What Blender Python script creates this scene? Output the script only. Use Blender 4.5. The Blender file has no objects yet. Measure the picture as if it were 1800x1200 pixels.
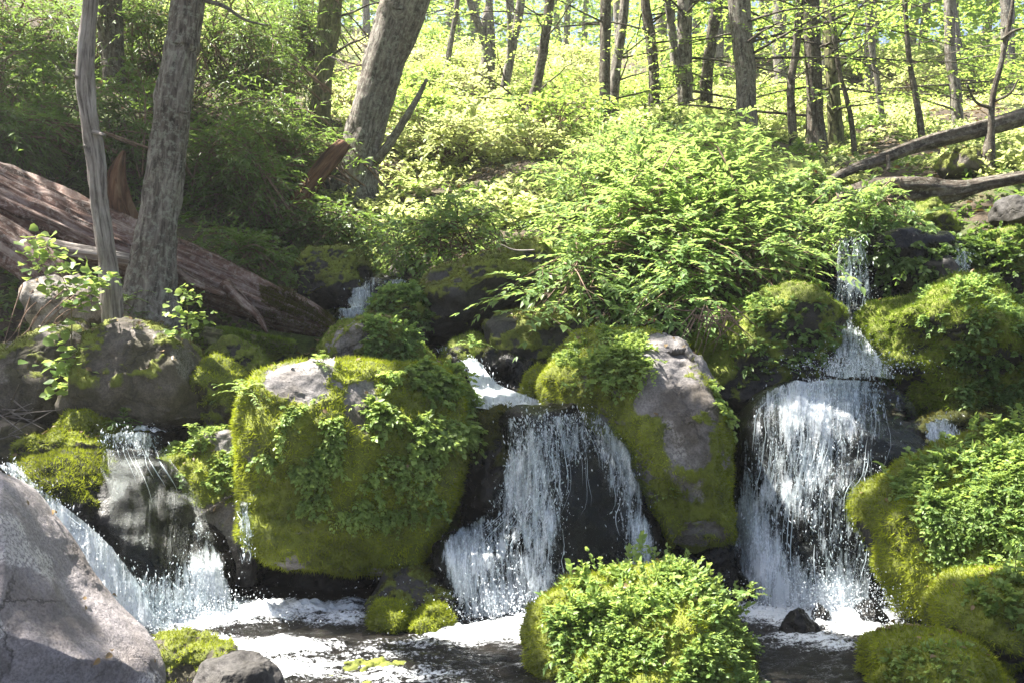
import bpy, bmesh, math, random
import numpy as np
from mathutils import Vector
from mathutils.bvhtree import BVHTree

SC = bpy.context.scene
EXPOSURE, HAZE = 2.6, 0.0013
COL = SC.collection
FPX = 1750.0            # focal length in photo pixels (35 mm lens, 1800 px wide frame)
ZC = 1.6                # eye height above the pool
SUN = np.array([-0.45, 0.12, 0.88]); SUN /= np.linalg.norm(SUN)

def P(px, py, Y):
    return np.array([(px-900)/FPX*Y, Y, ZC+(600-py)/FPX*Y])
def proj(V):
    Y = np.maximum(V[:, 1], 0.01)
    return np.stack([900+V[:, 0]/Y*FPX, 600-(V[:, 2]-ZC)/Y*FPX], 1)
def nrm(a):
    return a/np.maximum(np.linalg.norm(a, axis=-1, keepdims=True), 1e-9)
def sst(a, b, x):
    t = np.clip((x-a)/(b-a), 0, 1); return t*t*(3-2*t)

# ------------------------------------------------------------------ noise
def _h(ix, iy, iz, seed):
    n = (ix.astype(np.int64)*374761393 + iy.astype(np.int64)*668265263 + iz.astype(np.int64)*2147483647 + seed*1274126177) & 0xffffffff
    n = ((n ^ (n >> 13))*1274126177) & 0xffffffff
    n = ((n ^ (n >> 16))*2246822519) & 0xffffffff
    n = n ^ (n >> 15)
    return (n & 0xffffff)/float(0xffffff)
def vnoise(p, seed=0):
    f = np.floor(p); i = f.astype(np.int64); t = p-f; t = t*t*t*(t*(t*6-15)+10)
    r = 0
    for dx in (0, 1):
        for dy in (0, 1):
            for dz in (0, 1):
                w = (t[:, 0] if dx else 1-t[:, 0])*(t[:, 1] if dy else 1-t[:, 1])*(t[:, 2] if dz else 1-t[:, 2])
                r = r + w*_h(i[:, 0]+dx, i[:, 1]+dy, i[:, 2]+dz, seed)
    return r*2-1
def fbm(p, octv=4, seed=0, gain=0.5):
    r = 0; a = 1
    for k in range(octv):
        r = r+a*vnoise(p*(2.03**k)+17.3*k, seed+k); a *= gain
    return r

# ------------------------------------------------------------------ meshes
def mk(name, V, faces, mat, parent=None, smooth=True, attrs=None, loc=None):
    """one mesh object from numpy verts and a list of (n,3)/(n,4) face arrays; loc moves the origin there"""
    V = np.asarray(V, np.float64)
    if loc is not None and parent is None: V = V-np.asarray(loc)
    if parent is not None:
        V = V-np.array(parent.get('_o', (0, 0, 0)))
    me = bpy.data.meshes.new(name)
    faces = [f for f in faces if len(f)]
    me.vertices.add(len(V)); me.vertices.foreach_set('co', V.astype(np.float32).ravel())
    nl = sum(f.size for f in faces); npoly = sum(len(f) for f in faces)
    me.loops.add(nl); me.polygons.add(npoly)
    me.loops.foreach_set('vertex_index', np.concatenate([f.ravel() for f in faces]).astype(np.int32))
    tot = np.concatenate([np.full(len(f), f.shape[1]) for f in faces])
    st = np.concatenate([[0], np.cumsum(tot)[:-1]])
    me.polygons.foreach_set('loop_start', st.astype(np.int32))
    if smooth: me.polygons.foreach_set('use_smooth', np.ones(npoly, bool))
    me.update(calc_edges=True); me.validate()
    for k, a in (attrs or {}).items():
        a = np.asarray(a, np.float32)
        if a.ndim == 1:
            me.attributes.new(k, 'FLOAT', 'POINT').data.foreach_set('value', a)
        else:
            me.attributes.new(k, 'FLOAT_VECTOR', 'POINT').data.foreach_set('vector', a.ravel())
    if mat: me.materials.append(mat)
    o = bpy.data.objects.new(name, me); COL.objects.link(o)
    if parent is not None: o.parent = parent
    elif loc is not None: o.location = loc
    return o
def tag(o, label, cat, group=None, kind=None):
    if label: o['label'] = label
    if cat: o['category'] = cat
    if group: o['group'] = group
    if kind: o['kind'] = kind
    return o
ORIG = {}
def thing(name, label, cat, loc, group=None, kind=None):
    o = bpy.data.objects.new(name, None); COL.objects.link(o)
    o.empty_display_size = 0.1
    o.location = loc; o['_o'] = [float(x) for x in loc]
    return tag(o, label, cat, group, kind)

class Geo:
    """collects numpy geometry with a per-vertex tint"""
    def __init__(s): s.V = []; s.F = []; s.T = []; s.n = 0
    def add(s, V, F, T=0.5):
        if len(V) == 0: return
        for f in (F if isinstance(F, list) else [F]): s.F.append(np.asarray(f, np.int64)+s.n)
        s.V.append(V); s.T.append(np.broadcast_to(np.asarray(T, float), (len(V),)) if np.ndim(T) == 0 else T); s.n += len(V)
    def merge(s, g):
        for v, t in zip(g.V, g.T): s.V.append(v); s.T.append(t)
        for f in g.F: s.F.append(f+s.n)
        s.n += g.n
    def make(s, name, mat, parent=None, smooth=False, loc=None):
        tri = [f for f in s.F if f.shape[1] == 3]; q = [f for f in s.F if f.shape[1] == 4]
        fs = ([np.concatenate(tri)] if tri else [])+([np.concatenate(q)] if q else [])
        return mk(name, np.concatenate(s.V), fs, mat, parent, smooth, {'tint': np.concatenate(s.T)}, loc)

def tube(pts, rad, sides=8, rough=0.0, seed=0, cap=True, freq=(6, 2), flute=0.0):
    """tapered tube through pts; returns V,F(list)"""
    pts = np.asarray(pts, float); rad = np.asarray(rad, float); n = len(pts)
    d = nrm(np.gradient(pts, axis=0))
    ref = np.array([0, 1, 0.001]) if abs(d[0][1]) < 0.9 else np.array([1, 0, 0.])
    a = nrm(np.cross(d, ref)); b = np.cross(d, a)
    th = np.linspace(0, 2*np.pi, sides, endpoint=False)
    L = np.concatenate([[0], np.cumsum(np.linalg.norm(np.diff(pts, axis=0), axis=1))])
    R = np.repeat(rad[:, None], sides, 1)
    if rough:
        q = np.stack([np.cos(th)[None]*freq[0]*0.5+0*L[:, None], np.sin(th)[None]*freq[0]*0.5+0*L[:, None], L[:, None]*freq[1]+0*th[None]], -1).reshape(-1, 3)
        R = R*(1+rough*fbm(q, 4, seed).reshape(n, sides))
        if flute:
            R = R*(1+flute*vnoise(np.stack([np.cos(th)[None]*1.3+0*L[:, None], np.sin(th)[None]*1.3+0*L[:, None], L[:, None]*0.5+0*th[None]], -1).reshape(-1, 3), seed+9).reshape(n, sides))
    V = pts[:, None]+R[..., None]*(np.cos(th)[None, :, None]*a[:, None]+np.sin(th)[None, :, None]*b[:, None])
    V = V.reshape(-1, 3)
    i = np.arange(n-1)[:, None]*sides; j = np.arange(sides)[None]; j2 = (j+1) % sides
    F = np.stack([i+j, i+j2, i+sides+j2, i+sides+j], -1).reshape(-1, 4)
    Fs = [F]
    if cap:
        V = np.concatenate([V, pts[:1], pts[-1:]])
        k = np.arange(sides); k2 = (k+1) % sides
        Fs.append(np.stack([np.full(sides, n*sides), k2, k], -1))
        Fs.append(np.stack([np.full(sides, n*sides+1), (n-1)*sides+k, (n-1)*sides+k2], -1))
    rm = max(float(rad.mean()), 0.03)
    C = np.stack([np.cos(th)[None]*rm+0*L[:, None], np.sin(th)[None]*rm+0*L[:, None], L[:, None]+0*th[None]], -1).reshape(-1, 3)
    if cap: C = np.concatenate([C, [[0, 0, 0]], [[0, 0, L[-1]]]])
    return V, Fs, C
def wood(name, tubes, mat, parent=None, loc=None):
    V = []; F = []; C = []; n = 0
    for k, (v, fs, c) in enumerate(tubes):
        V.append(v); C.append(c+k*3.7); F += [f+n for f in fs]; n += len(v)
    q = [f for f in F if f.shape[1] == 4]; t = [f for f in F if f.shape[1] == 3]
    return mk(name, np.concatenate(V), [np.concatenate(x) for x in (q, t) if x], mat, parent, True, {'buv': np.concatenate(C)}, loc)
def curve(ctrl, n):
    """Catmull-Rom through control rows (any width)"""
    c = np.asarray(ctrl, float); m = len(c)
    c2 = np.concatenate([[2*c[0]-c[1]], c, [2*c[-1]-c[-2]]])
    t = np.linspace(0, m-1-1e-9, n); i = t.astype(int); u = (t-i)[:, None]
    p0, p1, p2, p3 = c2[i], c2[i+1], c2[i+2], c2[i+3]
    return 0.5*(2*p1+(p2-p0)*u+(2*p0-5*p1+4*p2-p3)*u**2+(3*p1-p0-3*p2+p3)*u**3)

# ------------------------------------------------------------------ node helpers
def newmat(name):
    m = bpy.data.materials.new(name); m.use_nodes = True
    m.node_tree.nodes.clear()
    return m, m.node_tree.nodes, m.node_tree.links
def N(nodes, t, **k):
    n = nodes.new(t)
    for a, v in k.items():
        if a in n.inputs: n.inputs[a].default_value = v
        else: setattr(n, a, v)
    return n
def ramp(nodes, stops, interp='LINEAR'):
    r = nodes.new('ShaderNodeValToRGB'); r.color_ramp.interpolation = interp
    e = r.color_ramp.elements
    while len(e) < len(stops): e.new(0.5)
    for x, (p, c) in zip(e, stops):
        x.position = p; x.color = (*c, 1) if len(c) == 3 else c
    return r
def mixc(nodes, links, fac, a, b, blend='MIX'):
    m = nodes.new('ShaderNodeMix'); m.data_type = 'RGBA'; m.blend_type = blend
    for s, v in ((0, fac), (6, a), (7, b)):
        if hasattr(v, 'links'): links.new(v, m.inputs[s])
        elif isinstance(v, (int, float)): m.inputs[s].default_value = v
        else: m.inputs[s].default_value = (*v, 1)
    return m.outputs[2]
def math_(nodes, links, op, a, b=None, clamp=False):
    m = nodes.new('ShaderNodeMath'); m.operation = op; m.use_clamp = clamp
    for s, v in ((0, a), (1, b)):
        if v is None: continue
        if hasattr(v, 'links'): links.new(v, m.inputs[s])
        else: m.inputs[s].default_value = v
    return m.outputs[0]
def noise(nodes, links, scale, detail=4, rough=0.6, vec=None, dist=0.0):
    n = N(nodes, 'ShaderNodeTexNoise', Scale=scale, Detail=detail, Roughness=rough, Distortion=dist)
    if vec is not None: links.new(vec, n.inputs['Vector'])
    return n.outputs['Fac']

def leaf_mat(name, dark, light, trans, tfac=0.45, rough=0.45, spec=0.35):
    m, nd, lk = newmat(name)
    at = N(nd, 'ShaderNodeAttribute', attribute_name='tint')
    c = mixc(nd, lk, at.outputs['Fac'], dark, light)
    t = mixc(nd, lk, at.outputs['Fac'], tuple(x*0.75 for x in trans), trans)
    b = N(nd, 'ShaderNodeBsdfPrincipled', Roughness=rough)
    b.inputs['Specular IOR Level'].default_value = spec
    lk.new(c, b.inputs['Base Color'])
    tr = N(nd, 'ShaderNodeBsdfTranslucent'); lk.new(t, tr.inputs['Color'])
    mx = N(nd, 'ShaderNodeMixShader'); mx.inputs[0].default_value = tfac
    lk.new(b.outputs[0], mx.inputs[1]); lk.new(tr.outputs[0], mx.inputs[2])
    out = N(nd, 'ShaderNodeOutputMaterial'); lk.new(mx.outputs[0], out.inputs[0])
    return m

def rock_mat(name, c1, c2, c3, moss1=(0.04, 0.05, 0.007), moss2=(0.21, 0.24, 0.025), rough=0.85, wet=0.0, lichen=0.0, scale=1.0, dark=0.35):
    """stone speckled c1/c2 with c3 stains, pale lichen blotches, and moss where the 'moss' attribute says"""
    m, nd, lk = newmat(name)
    tc = N(nd, 'ShaderNodeTexCoord'); v = tc.outputs['Object']
    n1 = noise(nd, lk, 2.2*scale, 5, 0.6, v); n2 = noise(nd, lk, 14*scale, 6, 0.7, v); n3 = noise(nd, lk, 80*scale, 3, 0.7, v)
    r1 = ramp(nd, [(0.35, (0, 0, 0)), (0.65, (1, 1, 1))]); lk.new(n2, r1.inputs[0])
    col = mixc(nd, lk, r1.outputs[0], c1, c2)
    r2 = ramp(nd, [(0.45, (0, 0, 0)), (0.62, (1, 1, 1))]); lk.new(n1, r2.inputs[0])
    col = mixc(nd, lk, r2.outputs[0], col, c3)
    r3 = ramp(nd, [(0.42, (dark, dark, dark)), (0.56, (1, 1, 1))]); lk.new(n3, r3.inputs[0])
    col = mixc(nd, lk, 0.55, col, r3.outputs[0], 'MULTIPLY')
    if lichen:
        vo = N(nd, 'ShaderNodeTexVoronoi', Scale=2.1*scale); wv = N(nd, 'ShaderNodeVectorMath', operation='ADD')
        nn = N(nd, 'ShaderNodeTexNoise', Scale=9*scale, Detail=5); lk.new(v, nn.inputs['Vector'])
        sc = N(nd, 'ShaderNodeVectorMath', operation='SCALE'); sc.inputs['Scale'].default_value = 0.18
        lk.new(nn.outputs['Color'], sc.inputs[0]); lk.new(v, wv.inputs[0]); lk.new(sc.outputs[0], wv.inputs[1]); lk.new(wv.outputs[0], vo.inputs['Vector'])
        ring = ramp(nd, [(0.16, (0.65, 0.65, 0.65)), (0.27, (1, 1, 1)), (0.32, (0, 0, 0))]); lk.new(vo.outputs['Distance'], ring.inputs[0])
        sp = ramp(nd, [(0.44, (0, 0, 0)), (0.54, (1, 1, 1))]); lk.new(noise(nd, lk, 70*scale, 3, 0.7, v), sp.inputs[0])
        f = math_(nd, lk, 'MULTIPLY', ring.outputs[0], sp.outputs[0]); f = math_(nd, lk, 'MULTIPLY', f, lichen)
        col = mixc(nd, lk, f, col, (0.68, 0.64, 0.6))
    dv = N(nd, 'ShaderNodeVectorMath', operation='ADD'); ds = N(nd, 'ShaderNodeVectorMath', operation='SCALE'); ds.inputs['Scale'].default_value = 0.35
    dn_ = N(nd, 'ShaderNodeTexNoise', Scale=3.5*scale, Detail=6, Roughness=0.65); lk.new(v, dn_.inputs['Vector']); lk.new(dn_.outputs['Color'], ds.inputs[0]); lk.new(v, dv.inputs[0]); lk.new(ds.outputs[0], dv.inputs[1])
    ck = N(nd, 'ShaderNodeTexVoronoi', Scale=2.3*scale, feature='DISTANCE_TO_EDGE'); lk.new(dv.outputs[0], ck.inputs['Vector'])
    cr = ramp(nd, [(0.0, (0, 0, 0)), (0.028, (1, 1, 1))]); lk.new(ck.outputs['Distance'], cr.inputs[0])
    cm = ramp(nd, [(0.46, (0, 0, 0)), (0.6, (1, 1, 1))]); lk.new(noise(nd, lk, 1.7*scale, 3, 0.5, v), cm.inputs[0])
    crk = math_(nd, lk, 'MULTIPLY', math_(nd, lk, 'SUBTRACT', 1.0, cr.outputs[0]), cm.outputs[0])
    col = mixc(nd, lk, math_(nd, lk, 'MULTIPLY', crk, .8), col, (0.035, 0.03, 0.027))
    st = ramp(nd, [(0.5, (0, 0, 0)), (0.72, (.55, .55, .55))]); lk.new(noise(nd, lk, 5*scale, 7, 0.7, v), st.inputs[0])
    col = mixc(nd, lk, st.outputs[0], col, tuple(x*.45 for x in c3))
    at = N(nd, 'ShaderNodeAttribute', attribute_name='moss')
    mn = noise(nd, lk, 26, 5, 0.7, v)
    mf = math_(nd, lk, 'ADD', at.outputs['Fac'], math_(nd, lk, 'MULTIPLY', math_(nd, lk, 'SUBTRACT', mn, 0.5), 0.9))
    mr = ramp(nd, [(0.3, (0, 0, 0)), (0.62, (1, 1, 1))]); lk.new(mf, mr.inputs[0])
    mcr = ramp(nd, [(0.3, moss1), (0.7, moss2)]); lk.new(noise(nd, lk, 7, 6, 0.75, v), mcr.inputs[0])
    col = mixc(nd, lk, mr.outputs[0], col, mcr.outputs[0])
    b = N(nd, 'ShaderNodeBsdfPrincipled')
    lk.new(col, b.inputs['Base Color'])
    if wet:
        rr = math_(nd, lk, 'ADD', math_(nd, lk, 'MULTIPLY', mr.outputs[0], 0.5), math_(nd, lk, 'MULTIPLY', n2, rough), True)
        lk.new(rr, b.inputs['Roughness']); b.inputs['Coat Weight'].default_value = wet*0.3; b.inputs['Coat Roughness'].default_value = 0.15; b.inputs['Specular IOR Level'].default_value = 0.22
    else:
        b.inputs['Roughness'].default_value = rough
    h = math_(nd, lk, 'ADD', math_(nd, lk, 'MULTIPLY', n2, 0.7), math_(nd, lk, 'MULTIPLY', n3, 0.25))
    h = math_(nd, lk, 'SUBTRACT', h, math_(nd, lk, 'MULTIPLY', crk, .5))
    h = math_(nd, lk, 'ADD', h, math_(nd, lk, 'MULTIPLY', math_(nd, lk, 'MULTIPLY', noise(nd, lk, 120, 3, 0.7, v), mr.outputs[0]), 0.8))
    bp = N(nd, 'ShaderNodeBump', Strength=0.55, Distance=0.03); lk.new(h, bp.inputs['Height']); lk.new(bp.outputs[0], b.inputs['Normal'])
    out = N(nd, 'ShaderNodeOutputMaterial'); lk.new(b.outputs[0], out.inputs[0])
    return m

def bark_mat(name, c1, c2, c3, zs=0.22, scale=26, bump=0.9, lich=(0.35, 0.36, 0.30), lf=0.0, axis=2, rough=0.9):
    m, nd, lk = newmat(name)
    tc = N(nd, 'ShaderNodeTexCoord'); mp = N(nd, 'ShaderNodeMapping')
    s = [1, 1, 1]; s[axis] = zs; mp.inputs['Scale'].default_value = s
    at = N(nd, 'ShaderNodeAttribute', attribute_name='buv')
    lk.new(at.outputs['Vector'], mp.inputs['Vector']); v = mp.outputs[0]
    n1 = noise(nd, lk, scale, 6, 0.65, v, 0.6); n2 = noise(nd, lk, 3, 4, 0.6, tc.outputs['Object'])
    r = ramp(nd, [(0.36, c1), (0.5, c2), (0.66, c3)]); lk.new(n1, r.inputs[0])
    r2 = ramp(nd, [(0.35, (0.55, 0.5, 0.45)), (0.65, (1, 1, 1))]); lk.new(n2, r2.inputs[0])
    col = mixc(nd, lk, 0.8, r.outputs[0], r2.outputs[0], 'MULTIPLY')
    if lf:
        l = ramp(nd, [(0.5, (0, 0, 0)), (0.6, (lf, lf, lf))]); lk.new(noise(nd, lk, 22, 6, 0.75, tc.outputs['Object']), l.inputs[0])
        col = mixc(nd, lk, l.outputs[0], col, lich)
    b = N(nd, 'ShaderNodeBsdfPrincipled', Roughness=rough); lk.new(col, b.inputs['Base Color'])
    b.inputs['Specular IOR Level'].default_value = 0.2
    bp = N(nd, 'ShaderNodeBump', Strength=bump, Distance=0.03); lk.new(n1, bp.inputs['Height']); lk.new(bp.outputs[0], b.inputs['Normal'])
    out = N(nd, 'ShaderNodeOutputMaterial'); lk.new(b.outputs[0], out.inputs[0])
    return m

def simple_mat(name, c1, c2, scale=20, rough=0.9):
    m, nd, lk = newmat(name)
    tc = N(nd, 'ShaderNodeTexCoord')
    r = ramp(nd, [(0.35, c1), (0.65, c2)]); lk.new(noise(nd, lk, scale, 5, 0.65, tc.outputs['Object']), r.inputs[0])
    b = N(nd, 'ShaderNodeBsdfPrincipled', Roughness=rough); lk.new(r.outputs[0], b.inputs['Base Color'])
    out = N(nd, 'ShaderNodeOutputMaterial'); lk.new(b.outputs[0], out.inputs[0])
    return m

# ------------------------------------------------------------------ materials
M = {}
M['grey'] = rock_mat('grey_stone', (0.27, 0.245, 0.25), (0.37, 0.335, 0.34), (0.22, 0.19, 0.18), lichen=0.75, scale=1.0)
M['stone'] = rock_mat('mossy_stone', (0.155, 0.143, 0.138), (0.26, 0.24, 0.235), (0.11, 0.092, 0.075), lichen=0.3)
M['brown'] = rock_mat('brown_stone', (0.075, 0.062, 0.05), (0.145, 0.12, 0.10), (0.06, 0.052, 0.025), lichen=0.2)
M['pale'] = rock_mat('pale_stone', (0.3, 0.27, 0.24), (0.45, 0.4, 0.36), (0.24, 0.2, 0.15), lichen=0.4)
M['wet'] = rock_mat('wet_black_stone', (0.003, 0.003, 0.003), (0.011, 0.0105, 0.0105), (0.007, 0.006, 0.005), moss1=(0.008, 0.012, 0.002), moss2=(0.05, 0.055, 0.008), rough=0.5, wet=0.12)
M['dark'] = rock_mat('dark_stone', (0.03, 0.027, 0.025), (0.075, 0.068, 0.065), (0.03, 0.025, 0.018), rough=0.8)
M['moss'] = leaf_mat('moss_fuzz', (0.045, 0.058, 0.008), (0.36, 0.41, 0.032), (0.42, 0.48, 0.035), 0.35, 0.8, 0.1)
M['mossdark'] = leaf_mat('moss_dark', (0.03, 0.03, 0.008), (0.16, 0.15, 0.022), (0.14, 0.13, 0.02), 0.3, 0.8, 0.1)
M['mossgreen'] = leaf_mat('moss_green', (0.04, 0.08, 0.009), (0.24, 0.32, 0.035), (0.30, 0.40, 0.045), 0.3, 0.8, 0.1)
M['herb'] = leaf_mat('herb_leaf', (0.09, 0.18, 0.04), (0.33, 0.43, 0.13), (0.42, 0.54, 0.12), 0.5)
M['bush'] = leaf_mat('bush_leaf', (0.055, 0.13, 0.035), (0.28, 0.39, 0.14), (0.38, 0.53, 0.13), 0.52)
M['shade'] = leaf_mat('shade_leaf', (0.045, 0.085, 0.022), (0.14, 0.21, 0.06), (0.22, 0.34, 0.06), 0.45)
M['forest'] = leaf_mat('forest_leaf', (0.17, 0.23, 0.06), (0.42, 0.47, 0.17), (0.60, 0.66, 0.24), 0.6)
M['canopy'] = leaf_mat('canopy_leaf', (0.09, 0.18, 0.035), (0.26, 0.37, 0.09), (0.44, 0.60, 0.11), 0.55)
M['dry'] = leaf_mat('dry_leaf', (0.10, 0.065, 0.03), (0.3, 0.21, 0.11), (0.2, 0.13, 0.05), 0.25)
M['flower'] = leaf_mat('red_flower', (0.3, 0.01, 0.02), (0.5, 0.02, 0.03), (0.5, 0.02, 0.02), 0.3)
M['bark'] = bark_mat('grey_bark', (0.045, 0.038, 0.033), (0.16, 0.14, 0.125), (0.30, 0.27, 0.245), lf=0.5)
M['barkdark'] = bark_mat('dark_bark', (0.03, 0.023, 0.018), (0.09, 0.075, 0.06), (0.17, 0.145, 0.12), lf=0.3)
M['barkmoss'] = bark_mat('mossy_bark', (0.04, 0.04, 0.02), (0.12, 0.12, 0.06), (0.24, 0.22, 0.14), lf=0.6, lich=(0.2, 0.22, 0.08))
M['snag'] = bark_mat('bleached_wood', (0.10, 0.085, 0.08), (0.30, 0.265, 0.25), (0.45, 0.41, 0.39), zs=0.08, scale=40, lf=0.15)
M['log'] = bark_mat('rotten_red_wood', (0.022, 0.012, 0.010), (0.15, 0.088, 0.072), (0.34, 0.27, 0.245), zs=0.10, scale=24, lf=0.35, lich=(0.45, 0.4, 0.37), bump=1.0)
M['rot'] = bark_mat('rotten_orange_wood', (0.035, 0.018, 0.01), (0.13, 0.065, 0.035), (0.25, 0.16, 0.10), zs=0.1, scale=26)
M['twig'] = simple_mat('twig', (0.10, 0.065, 0.045), (0.26, 0.17, 0.12))
M['stem'] = simple_mat('green_stem', (0.10, 0.09, 0.03), (0.16, 0.13, 0.05))
# ================================================================== world, light, camera
w = bpy.data.worlds.new('World'); SC.world = w; w.use_nodes = True
nt = w.node_tree; bg = nt.nodes['Background']; bg.inputs['Strength'].default_value = 0.05
sky = nt.nodes.new('ShaderNodeTexSky'); sky.sky_type = 'NISHITA'; sky.sun_disc = False
sky.air_density = 0.7; sky.dust_density = 2.5; sky.ozone_density = 0.4; sky.sun_elevation = math.asin(SUN[2]); sky.sun_rotation = math.atan2(SUN[0], SUN[1]) % (2*math.pi)
nt.links.new(sky.outputs[0], bg.inputs[0])
sl = bpy.data.lights.new('sun', 'SUN'); sl.energy = 5.0; sl.angle = math.radians(0.5); sl.color = (1.0, 0.95, 0.86)
so = bpy.data.objects.new('sun', sl); COL.objects.link(so); so.location = (-20, 20, 40)
so.rotation_euler = Vector(SUN).to_track_quat('Z', 'Y').to_euler()
cd = bpy.data.cameras.new('camera'); cam = bpy.data.objects.new('camera', cd); COL.objects.link(cam)
cd.lens = 35; cd.sensor_width = 36; cd.clip_end = 2000; cd.clip_start = 0.05
cam.location = (0, 0, ZC); cam.rotation_euler = (math.pi/2, 0, 0); SC.camera = cam
SC.view_settings.view_transform = 'Standard'; SC.view_settings.look = 'None'; SC.view_settings.exposure = EXPOSURE
SC.view_settings.gamma = 1.0; SC.view_settings.use_curve_mapping = False
cy = SC.cycles; cy.max_bounces = 7; cy.diffuse_bounces = 3; cy.glossy_bounces = 2; cy.transmission_bounces = 4; cy.transparent_max_bounces = 12
cy.caustics_reflective = False; cy.caustics_refractive = False
cy.use_denoising = True; cy.sample_clamp_indirect = 6.0

# ================================================================== terrain
TP = [(0,750,7.6),(100,745,7.3),(350,745,7.3),(500,640,8.2),(430,600,8.5),(300,560,8.3),(0,560,8.4),(600,600,8.8),(650,565,9.2),(660,505,10.2),
      (650,470,11),(300,420,9.6),(60,420,9.6),(300,200,12.3),(0,100,12),(0,300,9.8),(540,350,12),(620,342,12.6),(800,410,11),(850,330,13),
      (800,250,18),(800,130,26),(1000,660,7.9),(1100,600,8.3),(1100,460,9.2),(1200,300,11.5),(1200,210,14),(1380,650,8.4),(1400,520,9.2),(1480,440,9.7),
      (1430,262,14),(1500,300,12),(1600,285,12.6),(1800,310,11),(1800,480,9.2),(1700,650,8.4),(1800,750,7.8),(1700,800,7.3),(1620,900,7.3),
      (1400,110,25),(1800,160,22),(200,0,18),(500,60,24),(820,720,7.7),(900,720,7.5),(600,800,7.4),(1000,900,7.2),(1400,900,7.4),
      (150,900,6.9),(-100,900,6.3),(2000,900,6.3),(-300,500,9),(2100,500,9)]
tp = np.array([P(*t) for t in TP])
ex = [(-3.6,5.2,.75),(-4.5,3.5,.7),(3.6,5.0,.5),(4.5,3.5,.6),(-6,6,1.6),(6,6,1.4),(-2,6.5,-.35),(0,6.3,-.4),(1,6.4,-.4),(2,6.2,-.35),(-1.2,6.6,-.35),
      (0,4.5,-.35),(-2,5,-.3),(1.5,5,-.35),(2.6,5.6,-.2),(0,2.5,-.2),(-2.5,3,-.1),(2.5,3,-.1),(0,0,0.1),(-6,0,.6),(6,0,.6),(0,-12,0.4),(-25,0,2),(25,0,2),
      (-14,12,5.5),(14,12,4.5),(-20,25,11.5),(22,25,8.5),(0,36,11.5),(-25,45,19),(25,45,14),(0,60,19),(-50,60,25),(50,60,22),(0,100,30),(-80,100,36),(80,100,33),
      (0,160,36),(-160,160,42),(160,160,40),(-160,0,20),(160,0,18),(0,-160,3),(-160,-160,8),(160,-160,8)]
tp = np.concatenate([tp, np.array(ex, float)])
def _k(a, b): return np.sqrt(((a[:, None, :2]-b[None, :, :2])**2).sum(-1)+0.05)
_A = _k(tp, tp); _n = len(tp); _B = np.zeros((_n+3, _n+3)); _B[:_n, :_n] = _A+np.eye(_n)*0.05
_B[:_n, _n] = 1; _B[:_n, _n+1:] = tp[:, :2]; _B[_n, :_n] = 1; _B[_n+1:, :_n] = tp[:, :2].T
_w = np.linalg.solve(_B, np.concatenate([tp[:, 2], [0, 0, 0]]))
def height(x, y, fine=True):
    q = np.stack([np.ravel(x), np.ravel(y)], 1).astype(float); out = np.empty(len(q))
    for i in range(0, len(q), 20000):
        s = q[i:i+20000]; out[i:i+20000] = _k(np.c_[s, s[:, 0]], tp)@_w[:_n]+_w[_n]+s@_w[_n+1:]
    if fine:
        z = np.c_[q, 0*q[:, :1]]
        out = out+0.10*fbm(z*1.1, 4, 5)*sst(5.8, 7.5, q[:, 1])+0.35*fbm(z*0.25, 3, 8)*sst(12, 22, q[:, 1])
    return out
def gpos(px, Y):
    x = (px-900)/FPX*Y; return np.array([x, Y, height([x], [Y])[0]])
def gridax(a):  # stretched axis
    return np.concatenate([np.linspace(p, q, n, endpoint=False) for p, q, n in a]+[[a[-1][1]]])
gx = gridax([(-95,-40,14),(-40,-12,40),(-12,-6,50),(-6,6,170),(6,12,50),(12,40,40),(40,95,14)])
gy = gridax([(-40,-20,8),(-20,2,20),(2,5,30),(5,14,180),(14,30,110),(30,60,50),(60,95,20)])
X, Y = np.meshgrid(gx, gy); Z = height(X, Y).reshape(X.shape)
V = np.stack([X, Y, Z], -1).reshape(-1, 3); nx = len(gx)
i = np.arange(len(gy)-1)[:, None]*nx+np.arange(nx-1)[None]
F = np.stack([i, i+1, i+nx+1, i+nx], -1).reshape(-1, 4)
m, nd, lk = newmat('forest_soil')
tc = N(nd, 'ShaderNodeTexCoord'); v = tc.outputs['Object']
r = ramp(nd, [(0.3, (0.018, 0.012, 0.008)), (0.5, (0.07, 0.05, 0.032)), (0.7, (0.16, 0.12, 0.075))]); lk.new(noise(nd, lk, 9, 8, 0.75, v), r.inputs[0])
g = ramp(nd, [(0.48, (0, 0, 0)), (0.6, (1, 1, 1))]); lk.new(noise(nd, lk, 0.9, 5, 0.6, v), g.inputs[0])
gc = ramp(nd, [(0.35, (0.03, 0.05, 0.01)), (0.65, (0.11, 0.15, 0.03))]); lk.new(noise(nd, lk, 22, 5, 0.7, v), gc.inputs[0])
c = mixc(nd, lk, g.outputs[0], r.outputs[0], gc.outputs[0])
b = N(nd, 'ShaderNodeBsdfPrincipled', Roughness=0.95); lk.new(c, b.inputs['Base Color'])
bp = N(nd, 'ShaderNodeBump', Strength=0.8, Distance=0.05); lk.new(noise(nd, lk, 30, 6, 0.7, v), bp.inputs['Height']); lk.new(bp.outputs[0], b.inputs['Normal'])
lk.new(b.outputs[0], N(nd, 'ShaderNodeOutputMaterial').inputs[0]); M['soil'] = m
tag(mk('ground', V, [F], M['soil']), None, None, kind='structure')

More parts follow.
